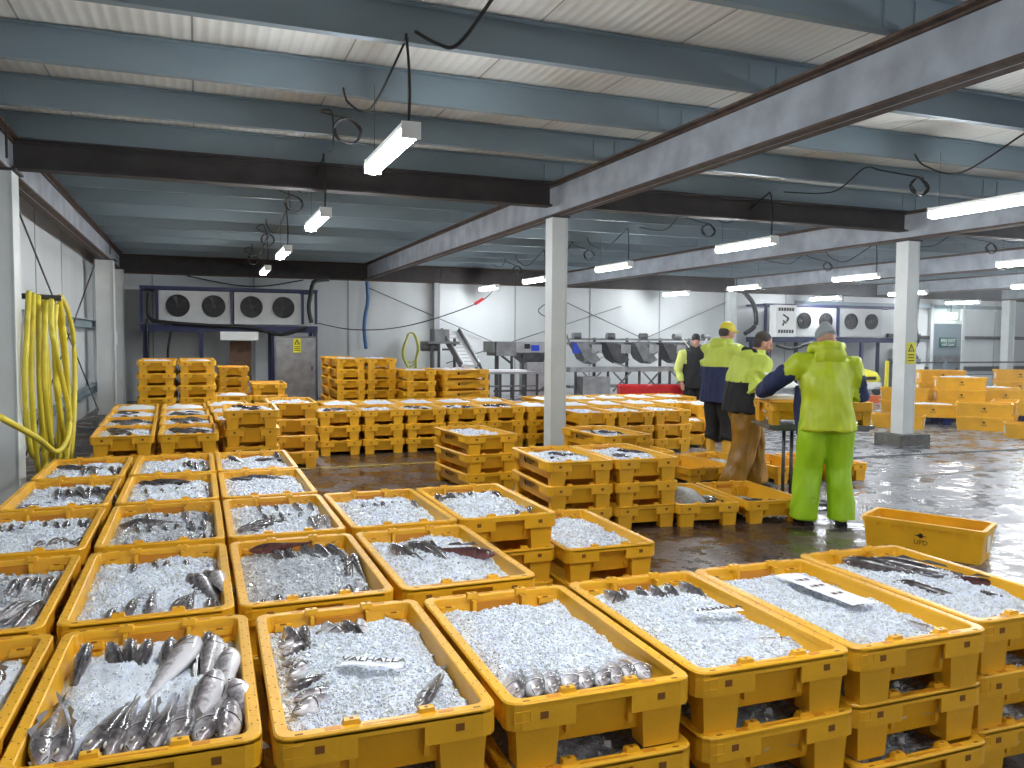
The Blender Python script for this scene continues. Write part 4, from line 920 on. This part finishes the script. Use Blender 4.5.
# work bench
e = empty('work_bench', (6.55,17.2,0), 0, label='low steel bench with pale trays in front of the hopper machine', cat='bench')
mb = MB(); mb.box((0,0,.84),(1.25,.6,.04)); mb.obj('bench_top', steel, e)
mb = MB(); mb.box((-.1,0,.88),(.9,.45,.05)); mb.obj('tray', paper, e)
for x in (-.58,-.3,0,.3,.58): mb = MB(); mb.box((x,-.27,.42),(.045,.045,.83)); mb.obj('leg', steel_d, e)
for z in (.25,.55): mb = MB(); mb.box((0,-.27,z),(1.2,.035,.04)); mb.obj('brace', steel_m, e)
# grading machine
e = empty('grading_machine', (10.65,18.6,0), 0, label='long steel grading machine with tilting chutes along the far wall', cat='machine')
for x in (-2.05,-1.1,-.15,.85,1.75): 
    mb = MB(); mb.box((x,.3,.82),(.06,.06,1.64)); mb.obj('leg', steel_d, e)
    mb = MB(); mb.cyl((x-.1+.25,-.1,1.68),(x+.1+.25,-.1,1.68),.085,14); mb.obj('roller', steel_m, e)
mb = MB(); mb.box((-.1,-.1,1.60),(4.1,.05,.05)); mb.box((-.1,.3,1.60),(4.1,.05,.05)); mb.box((-.1,.1,1.50),(4.0,.1,.08)); mb.obj('top_rail', steel_m, e)
mb = MB(); mb.box((0,-.05,.84),(4.1,.5,.12)); mb.obj('lower_conveyor', steel, e); mb = MB(); mb.box((0,-.1,.42),(4.1,.4,.06)); mb.obj('shelf', steel_m, e)
for k in range(5):
    x = -1.55+k*.82
    mb = MB(); 
    pr = [(x-.34,1.52),(x-.02,1.50),(x+.34,1.08),(x+.12,.98),(x-.10,1.10)]
    vs = [(a,-.28,b) for a,b in pr]+[(a,.22,b) for a,b in pr]; n = 5
    mb.add(vs,[tuple(range(n)),tuple(range(2*n-1,n-1,-1))]+[(i,i+n,(i+1)%n+n,(i+1)%n) for i in range(n)]); ch = mb.obj('chute', steel_d if k%2 else steel_m, e)
    mb = MB(); mb.box((x+.22,-.12,1.36),(.28,.35,.22)); mb.obj('chute_panel', steel, ch)
for k in range(5):
    x = -1.7+k*.85; mb = MB(); mb.bar((x,-.3,1.02),(x+.42,-.3,.9 if k%2 else 1.3),.035); mb.bar((x,-.28,.30),(x+.5,-.28,.78),.035); mb.bar((x+.5,-.28,.30),(x,-.28,.78),.035); mb.obj('brace', steel_m, e)
for x in (-1.9,-1.0,-.1,.8,1.7): mb = MB(); mb.box((x,-.28,.40),(.05,.05,.8)); mb.obj('leg', steel_d, e)
mb = MB(); mb.box((-1.45,-.3,.42),(.75,.5,.5)); mb.obj('cabinet', steel, e)
mb = MB(); mb.box((-1.85,-.22,1.38),(.18,.1,.26)); mb.obj('control_box', blue_p, e)
# red crates
def crate(loc, rot, label):
    mb = MB(); Lx, Ly, H_ = .60,.42,.36
    for s in (-1,1):
        mb.box((s*Lx/2,0,H_/2),(.02,Ly,H_)); mb.box((0,s*Ly/2,H_/2),(Lx,.02,H_)); mb.box((0,s*(Ly/2+.01),H_-.03),(Lx+.04,.02,.05)); mb.box((s*(Lx/2+.01),0,H_-.03),(.02,Ly+.04,.05))
    mb.box((0,0,.01),(Lx,Ly,.02))
    for k in range(-3,4): mb.box((k*.09,-Ly/2-.008,H_/2-.02),(.012,.016,H_-.1))
    o = mb.obj('red_crate', red_p, None, False, loc); o.rotation_euler = (0,0,R(rot)); tag(o, label, 'crate', 'red plastic crates'); return o
for i,(x,y) in enumerate(((7.93,13.95),(8.52,13.75),(9.40,13.5))):
    for k in range(2): crate((x,y,.36*k), -20, ['red plastic crate by the grading machine cabinet, ','red plastic crate beside the black beanie man, ','red plastic crate between the black beanie man and yellow cap man, '][i] + ['underneath','on top'][k])

# ------------------------------------------------------------------ hoses
def hose():
    e = empty('yellow_hose', (-1.56,9.55,0), 0, label='thick yellow hose hung in long loops on the wall column', cat='hose')
    X = 0; rnd = random.Random(3)
    # (dy, z) loops hung from z 2.0
    loops = [(-.62,.25,.35),(-.50,.45,.15),(-.30,-.05,.12),(-.10,.60,.30),(-.45,.30,.0),(.10,.70,.25),(-.25,.5,.1)]
    pts = []
    for i,(a,b_,zb) in enumerate(loops):
        x = .035*i
        pts += [(x,-.14+.05*i,2.03-.02*i),(x+.02,(a)*.5-.04,1.78),(x+.02,a+.05,1.1),(x,a*.55+.1*i,zb+.25),(x,(a+b_)/2+.1,zb+.02),(x+.02,b_+.1,zb+.3),(x+.04,b_*.8+.05,1.1),(x+.04,b_*.4,1.75)]
    pts += [(.25,0,2.0),(.27,.45,1.85),(.27,.85,1.45),(.27,.75,.8),(.25,.55,.2)]
    curve_tube('hose_loops', pts, .026, hose_y, e, res=7, n=8)
    curve_tube('hose_tail', [(.22,-.3,1.95),(.26,-.55,1.6),(.28,-.1,1.1),(.3,.15,.75),(.3,-.1,.52),(.3,-.8,.50),(.28,-1.6,.72),(.2,-2.6,1.0)], .026, hose_y, e, res=8, n=8)
    mb = MB(); mb.cyl((-.16,-.02,2.0),(.27,-.02,1.98),.03,8); mb.obj('hook', steel_d, e)
    mb = MB(); mb.cyl((.1,.35,.45),(.1,.45,.35),.045,10); mb.obj('coupling', steel, e)
hose()
e = empty('wall_hose_coil', (5.45,21.85,1.3), 0, label='coiled yellow-green hose hanging on the far wall', cat='hose')
for k in range(5):
    r_ = .17+.02*(k%3); zb = -.35-.13*k
    curve_tube('hose_loop', [(r_*.2-.1,-.03*k,.42),(-r_,-.03*k,.1),(-r_*1.05,-.02*k,-.25),(-r_*.3+.05*k,-.02*k,zb),(r_*.7,-.03*k,-.3),(r_*1.1,-.03*k,.05),(r_*.5,-.03*k,.40),(-.02,-.03*k,.44)], .02, hose_g, e, res=5, n=6)
o = flat('wall_bracket', (-1.75,20.2,1.55), 0, (.2,.12,.3), white_s, 'small white box fixed near the far wall column', 'box')
# lone fallen fish on the wet floor
fish('g', (8.3,6.1,0), 0, (0,0,.03), -30, 0, 85, .5, 'small fish dropped on the wet floor near the footed pillar', None)

# ------------------------------------------------------------------ people
def remesh(mb, name, mats, vox, parent, colfn=None, wr=0., wsc=6., smooth=4):
    me = mb.mesh('tmp', mats[0], True); o = ob('tmp', me)
    md = o.modifiers.new('r','REMESH'); md.mode = 'VOXEL'; md.voxel_size = vox; md.use_smooth_shade = True
    s = o.modifiers.new('s','SMOOTH'); s.factor = .5; s.iterations = smooth
    bpy.context.view_layer.update()
    m2 = bpy.data.meshes.new_from_object(o.evaluated_get(bpy.context.evaluated_depsgraph_get())); bpy.data.objects.remove(o)
    m2.name = name; m2.materials.clear()
    for m in mats: m2.materials.append(m)
    if wr:
        for v in m2.vertices: 
            q = v.co; v.co = q + v.normal*wr*(noise.noise(V((q.x*wsc*1.6,q.y*wsc*1.6,q.z*wsc*.7)))+.6*noise.noise(V((q.x*wsc*3,q.y*wsc*3,q.z*wsc*1.5+9))))
    if colfn:
        for p in m2.polygons: p.material_index = colfn(p.center)
    for p in m2.polygons: p.use_smooth = True
    return ob(name, m2, parent)
def hand(mb, wrist, fwd, up, side, s=1., curl=.5, grow=0.):
    f = V(fwd).normalized(); u = V(up); u = (u - f*u.dot(f)).normalized(); r = f.cross(u)*side
    w = V(wrist)
    mb.ring_tube([w-f*.02*s, w+f*.03*s, w+f*.085*s],[(.026*s+grow,.02*s+grow),(.036*s+grow,.017*s+grow),(.040*s+grow,.014*s+grow)],10,0,up=u)
    for i,(off,ln) in enumerate(((-.029,.068),(-.010,.078),(.010,.073),(.028,.058))):
        b0 = w+f*.08*s+r*off*s; p1 = b0+(f*.5*ln-u*.012*curl)*s; d = (f*cos(curl)-u*sin(curl)); p2 = p1+d*ln*.35*s; p3 = p2+(f*cos(curl*2)-u*sin(curl*2))*ln*.28*s
        mb.ring_tube([b0-f*.02*s,b0,p1,p2,p3],[.0095*s+grow,.010*s+grow,.009*s+grow,.0085*s+grow,.0065*s+grow],7)
    t0 = w+f*.025*s-r*.03*s; t1 = t0+(f*.03-r*.022-u*.006)*s; t2 = t1+(f*.032-r*.004-u*.01)*s
    mb.ring_tube([t0,t1,t2],[.014*s+grow,.011*s+grow,.008*s+grow],7)
def person(name, loc, yaw, P, label):
    e = ob('person', None) if False else None
    mb = MB(); F_ = (0,1,0)
    sp = P['spine']                       # pelvis, waist, chest, shoulders, neckbase
    mb.ring_tube([sp[0]-V((0,0,.10)),sp[0],sp[1],sp[2],sp[3],sp[4]],[(.12,.09),(.165,.115),(.14,.105),(.17,.12),(.165,.095),(.07,.065)],16,0,up=F_)
    H_ = P['head']; tilt = Matrix.Rotation(R(P.get('hyaw',0)),3,'Z') @ Matrix.Rotation(R(-P.get('nod',0)),3,'X')
    hp = lambda *q: H_ + tilt @ V(q)
    mb.ring_tube([sp[4]-V((0,0,.06)), sp[4], (sp[4]+hp(0,-.02,-.08))/2, hp(0,-.015,-.05)],[.07,.062,.058,.058],12,0,up=F_)
    def ell(c, r, n=9):
        k = len(mb.v); mb.ball((0,0,0), r, n)
        for i in range(k, len(mb.v)): mb.v[i] = tuple(H_ + tilt @ (V(mb.v[i])+V(c)))
    ell((0,-.008,.02),(.076,.094,.10)); ell((0,.028,-.055),(.056,.062,.062)); ell((0,.062,-.092),(.026,.026,.022)); ell((0,.088,.018),(.05,.018,.012))
    ell((0,.104,-.018),(.013,.022,.014)); ell((0,.095,.003),(.009,.014,.024)); ell((0,.088,-.052),(.026,.012,.007)); ell((0,.086,-.063),(.022,.012,.007))
    for s in (-1,1): ell((s*.078,-.008,-.012),(.010,.020,.032)); ell((s*.04,.06,-.03),(.024,.026,.026))
    for s,k in ((-1,'L'),(1,'R')):
        sh, el, wr_ = P['arm'+k][:3]
        mb.ring_tube([sh-V((s*.05,0,0)), sh, (sh+el)/2, el, (el+wr_)/2, wr_],[.06,.058,.05,.042,.040,.027],10)
        f = P['arm'+k][3] if len(P['arm'+k])>3 else (wr_-el); hand(mb, wr_, f, P.get('hup',(0,0,1)), s, 1.05, P.get('curl',.5))
        hp_, kn, an = P['leg'+k]
        mb.ring_tube([hp_+V((0,0,.06)), hp_, (hp_+kn)/2, kn, (kn+an)/2-V((0,.012,0)), an],[.085,.092,.075,.056,.056,.038],12,0,up=F_)
        td = V(P.get('toe'+k,(0,1,0))).normalized()
        mb.ring_tube([an-td*.06-V((0,0,.05)), an+td*.04-V((0,0,.045)), an+td*.16-V((0,0,.06))],[(.035,.035),(.045,.035),(.035,.02)],10)
    b = remesh(mb, 'person', [skin], .0085, None, None, smooth=2); b.location = loc; b.rotation_euler = (0,0,R(yaw)); tag(b, label, 'person')
    mbe = MB()
    for s in (-1,1):
        c = hp(s*.032,.084,.0); m_ = MB(); m_.ball(c,(.011,.009,.008),6); ey = m_.obj('eye', eye_w, b, True); m_ = MB(); m_.ball(hp(s*.032,.0905,-.002),(.005,.004,.005),5); m_.obj('pupil', eye_m, ey, True)
    # jacket
    if 'jacket' in P:
        j = P['jacket']; mb = MB(); g = j.get('g',.035); hem = j['hem']
        mb.ring_tube([hem, (hem+sp[1])/2, sp[1], sp[2], sp[3], sp[4]+V((0,0,.0)), sp[4]+V((0,.01,.055))],[(.20+g,.15+g),(.185+g,.14+g),(.165+g,.13+g),(.185+g,.135+g),(.17+g,.10+g),(.075+g*.8,.07+g*.8),(.07+g*.6,.065+g*.6)],20,0,up=F_)
        for s,k in ((-1,'L'),(1,'R')):
            sh, el, wr_ = P['arm'+k][:3]
            mb.ring_tube([sh-V((s*.07,0,.01)), sh, (sh+el)/2, el, (el+wr_)/2, wr_-(wr_-el).normalized()*.01],[.07+g*.8,.068+g*.8,.065+g*.6,.062+g*.5,.056+g*.4,.042+g*.3],12)
        remesh(mb, 'jacket', j['mats'], .013, b, j.get('col'), wr=j.get('wr',.012), wsc=j.get('wsc',6))
    if 'trousers' in P:
        t = P['trousers']; mb = MB(); g = t.get('g',.03)
        mb.ring_tube([sp[0]-V((0,0,.12)), sp[0]-V((0,0,.02)), sp[1]-V((0,0,.0))],[(.15+g*.5,.10+g),(.175+g,.125+g),(.15+g,.12+g)],16,0,up=F_)
        for s,k in ((-1,'L'),(1,'R')):
            hp_, kn, an = P['leg'+k]; bt = t.get('bottom',.03)
            end = an + V((0,0,bt-an.z)) if bt < an.z+.3 else an
            mb.ring_tube([hp_+V((0,0,.08)), hp_, (hp_+kn)/2, kn, (kn+an)/2, V((an.x,an.y,bt+.06)), V((an.x,an.y,bt))],[.09+g,.098+g,.085+g,.072+g,.072+g,.072+g*1.1,.078+g*1.1],14,0,up=F_)
        remesh(mb, 'trousers', t['mats'], .013, b, t.get('col'), wr=t.get('wr',.014), wsc=5)
    for s,k in ((-1,'L'),(1,'R')):
        hp_, kn, an = P['leg'+k]; td = V(P.get('toe'+k,(0,1,0))).normalized(); top = P.get('boottop',.16)
        mb = MB(); base = V((an.x,an.y,0))
        mb.ring_tube([base+V((0,0,top)), base+V((0,0,max(.12,top*.55))), base+td*.005+V((0,0,.07))],[.062,.058,.056],12,0,up=td)
        mb.ring_tube([base-td*.085+V((0,0,.045)), base-td*.03+V((0,0,.05)), base+td*.07+V((0,0,.048)), base+td*.17+V((0,0,.036)), base+td*.20+V((0,0,.03))],[(.040,.040),(.052,.048),(.052,.045),(.048,.034),(.03,.022)],12)
        mb.box(base+td*.05+V((0,0,.012)),(.10,.27,.024),0,math.atan2(-td.x,td.y))
        remesh(mb, 'boot', [P.get('bootm',black)], .010, b, smooth=2)
    hd = P.get('hat')
    def shell(name, m, parts, vox=.009, parent=b, wr=0):
        mb = MB()
        for c, r_ in parts:
            k = len(mb.v); mb.ball((0,0,0), r_, 10)
            for i in range(k, len(mb.v)): mb.v[i] = tuple(H_ + tilt @ (V(mb.v[i])+V(c)))
        return remesh(mb, name, [m], vox, parent, smooth=3, wr=wr, wsc=12)
    if hd == 'beanie': shell('beanie', P['hatm'], [((0,-.016,.062),(.084,.10,.085)),((0,-.022,.03),(.087,.106,.035))]+([((0,-.05,.10),(.05,.06,.075))] if P.get('peak') else []), wr=.003)
    if hd == 'cap':
        c_ = shell('cap', P['hatm'], [((0,-.012,.052),(.084,.102,.085)),((0,.105,.050),(.06,.07,.010))])
        shell('hair', hair, [((0,-.045,-.01),(.082,.066,.075))])
    if hd == 'hair': shell('hair', P.get('hatm',hair), [((0,-.022,.046),(.080,.090,.083)),((0,-.045,-.01),(.080,.062,.07))], vox=.008, wr=.003)
    return b, hp
v = V
# man in lime oilskins, seen from behind
P1 = dict(spine=[v((0,0,.93)),v((0,.0,1.08)),v((0,.04,1.26)),v((0,.07,1.42)),v((0,.10,1.49))], head=v((0.03,.17,1.60)), nod=38, hyaw=8,
 armL=(v((-.215,.06,1.40)),v((-.44,.20,1.20)),v((-.46,.44,1.115)),(.25,.9,-.1)), armR=(v((.21,.06,1.38)),v((.30,.05,1.14)),v((.18,.36,1.10)),(-.2,.9,-.1)),
 legL=(v((-.10,0,.90)),v((-.14,.03,.50)),v((-.17,0,.09))), legR=(v((.10,0,.90)),v((.12,.03,.50)),v((.14,-.02,.09))), toeL=(-.3,1,0), toeR=(.3,1,0), boottop=.2,
 jacket=dict(hem=v((.0,-.01,.82)), g=.046, mats=[lime, navy_c], wr=.018, col=lambda c: 1 if (abs(c.x) > .275 and c.z > .95 and not (c.z > 1.30 and abs(c.x) < .36)) or (c.y > .30 and c.z > 1.0) else 0),
 trousers=dict(mats=[lime_t], g=.042, bottom=.05, wr=.02), hat='beanie', hatm=beanie_g, peak=True)
b, hp = person('p', (5.10,5.62,0), -24, P1, 'person in lime oilskins and grey knit hat, back turned, sorting at the box')
mb = MB(); mb.ring_tube([v((-.13,.13,1.50)),v((-.12,.04,1.54)),v((-.05,-.03,1.55)),v((.05,-.03,1.55)),v((.12,.04,1.54)),v((.13,.13,1.50))],[.035,.05,.06,.06,.05,.035],10); mb.ball((0,-.045,1.47),(.15,.05,.09),8); remesh(mb,'hood',[lime],.012,b,wr=.012)
mb = MB(); mb.ring_tube([v((-.17,.17,.75)),v((-.2,.16,1.0)),v((-.2,.14,1.2))],[(.09,.03),(.1,.04),(.09,.03)],10); remesh(mb,'apron',[navy_c],.015,b)
for k in 'LR':
    w_ = P1['arm'+k][2]; mb = MB(); hand(mb, w_, P1['arm'+k][3], (0,0,1), -1 if k=='L' else 1, 1.08, .5, .0035); remesh(mb,'glove',[glove],.006,b,smooth=1)
# man in ochre trousers, profile
P2 = dict(spine=[v((0,-.02,.90)),v((0,-.03,1.05)),v((0,.0,1.22)),v((0,.03,1.38)),v((0,.07,1.45))], head=v((0,.15,1.565)), nod=24, hyaw=-12,
 armL=(v((-.20,.03,1.35)),v((-.27,.02,1.10)),v((-.14,.27,1.16)),(.3,.9,.1)), armR=(v((.20,.03,1.35)),v((.29,-.08,1.13)),v((.24,.22,1.20)),(-.3,.95,.05)),
 legL=(v((-.09,-.02,.87)),v((-.11,.12,.48)),v((-.11,.14,.09))), legR=(v((.09,-.03,.87)),v((.11,-.08,.48)),v((.12,-.19,.09))), boottop=.2,
 jacket=dict(hem=v((0,-.04,.84)), g=.080, mats=[hiviz, black_c, silver_r], wr=.02, col=lambda c: (2 if abs(c.y-.17) < .025 and c.z>1.1 and c.x > .15 else 0) if (c.x > .245 and c.z > 1.02) or (c.x < -.245 and c.z > 1.02) or (c.z > 1.17 and c.y < .13) or (c.y > .2 and c.x > .12) else 1),
 trousers=dict(mats=[ochre], g=.058, bottom=.08, wr=.024), hat='hair')
b, hp = person('p', (5.44,7.16,0), -104, P2, 'grey-haired person in hi-vis jacket and ochre trousers, leaning over the box')
mb = MB(); mb.ring_tube([v((-.09,.12,1.44)),v((-.09,.02,1.48)),v((0,-.05,1.50)),v((.09,.02,1.48)),v((.09,.12,1.44)),v((.05,.17,1.36))],[.03,.035,.04,.035,.03,.025],8); remesh(mb,'collar',[black_c],.010,b)
mb = MB(); mb.ring_tube([v((.10,.02,1.50)),v((.155,.13,1.32)),v((.15,.2,1.18))],[(.02,.008)]*3,6); mb.obj('strap', black_c, b)
# yellow cap man behind
P3 = dict(spine=[v((0,0,.97)),v((0,.0,1.13)),v((0,.02,1.32)),v((0,.04,1.49)),v((0,.07,1.56))], head=v((0,.13,1.70)), nod=18, hyaw=-20,
 armL=(v((-.21,.03,1.46)),v((-.27,.06,1.18)),v((-.16,.30,1.15))), armR=(v((.21,.03,1.46)),v((.30,.02,1.18)),v((.22,.26,1.12))),
 legL=(v((-.10,0,.94)),v((-.11,.03,.52)),v((-.12,0,.09))), legR=(v((.10,0,.94)),v((.11,.03,.52)),v((.12,0,.09))), boottop=.44, bootm=boot_y,
 jacket=dict(hem=v((0,-.01,.82)), g=.065, mats=[hiviz, navy_c], wr=.016, col=lambda c: 0 if c.z > 1.27 else 1),
 trousers=dict(mats=[black_c], g=.028, bottom=.38, wr=.012), hat='cap', hatm=cap_y)
b, hp = person('p', (6.16,8.68,0), -72, P3, 'person in yellow cap and navy and yellow jacket, standing behind the others')
mb = MB(); mb.ball((0,-.06,1.55),(.13,.08,.09),8); remesh(mb,'hood',[hiviz],.012,b,wr=.012)
# black beanie man
P4 = dict(spine=[v((0,0,.93)),v((0,.0,1.08)),v((0,.0,1.26)),v((0,.01,1.43)),v((0,.03,1.50))], head=v((0,.09,1.645)), nod=14, hyaw=-14,
 armL=(v((-.22,.0,1.39)),v((-.30,.0,1.08)),v((-.27,.17,.86))), armR=(v((.22,.0,1.39)),v((.31,-.02,1.08)),v((.28,.10,.84))),
 legL=(v((-.10,0,.90)),v((-.11,.03,.50)),v((-.12,0,.09))), legR=(v((.10,0,.90)),v((.11,.03,.50)),v((.12,0,.09))), boottop=.3,
 jacket=dict(hem=v((0,0,.72)), g=.06, mats=[black_c, hiviz2], wr=.016, col=lambda c: 1 if (c.x > .235 and c.z > .86) or (c.x < -.27 and c.z > .86) or (c.x > .19 and c.z > 1.2) else 0),
 trousers=dict(mats=[black_c], g=.03, bottom=.08), hat='beanie', hatm=black)
b, hp = person('p', (8.74,13.15,0), 166, P4, 'person in black beanie and dark jacket with hi-vis sleeves beside red crates'); b.scale = (.96,.96,.96)
mb = MB(); mb.ring_tube([v((-.10,.10,1.43)),v((-.11,0,1.49)),v((0,-.07,1.52)),v((.11,0,1.49)),v((.10,.10,1.43))],[.03,.04,.045,.04,.03],8); remesh(mb,'collar',[black_c],.012,b)
for s in (-1,1): mb = MB(); mb.ring_tube([v((s*.12,.06,1.52)),v((s*.2,.04,1.62)),v((s*.25,.02,1.70))],.012,6); mb.obj('cord', white_s, b)

#@@CAM
# camera
def setup_cam():
    f = 818.; v1 = (196.5-512, 336.5-384); v2y = 353.5-384; v2x = -(f*f+v1[1]*v2y)/v1[0]
    a = V((v1[0],v1[1],f)).normalized(); b = V((v2x,v2y,f)); b = (b-a*a.dot(b)).normalized(); c = b.cross(a)*-1
    if c.y > 0: c = -c
    # image axes (x right, y down, z forward) in world = columns
    Rm = Matrix((b,a,c))           # rows: world X,Y,Z expressed in image coords
    right = Rm @ V((1,0,0)); down = Rm @ V((0,1,0)); fwd = Rm @ V((0,0,1))
    M = Matrix((right, -down, -fwd)).transposed().to_4x4(); M.translation = V((0,0,1.6))
    cd = bpy.data.cameras.new('camera'); cd.sensor_width = 36; cd.lens = f/1024*36; cd.clip_start = .05; cd.clip_end = 200
    co = bpy.data.objects.new('camera', cd); C.objects.link(co); co.matrix_world = M; sc.camera = co
setup_cam()
hz = bpy.data.materials.new('cold_haze'); hz.use_nodes = True; nt = hz.node_tree; nt.nodes.remove(nt.nodes['Principled BSDF'])
vs_ = nt.nodes.new('ShaderNodeVolumeScatter'); vs_.inputs['Density'].default_value = .0055; vs_.inputs['Anisotropy'].default_value = .75; vs_.inputs['Color'].default_value = (.9,.95,1,1)
nt.links.new(vs_.outputs[0], nt.nodes['Material Output'].inputs['Volume'])
mb = MB(); mb.box((20.5,8.2,1.93),(26.8,27.4,3.7)); o = mb.obj('cold_haze', hz); tag(o, 'thin cold haze in the air around the bright far lights', 'haze', None, 'stuff')
w = bpy.data.worlds.new('world'); sc.world = w; w.use_nodes = True
w.node_tree.nodes['Background'].inputs[0].default_value = (.75,.85,1,1); w.node_tree.nodes['Background'].inputs[1].default_value = .48
sc.view_settings.view_transform = 'Standard'
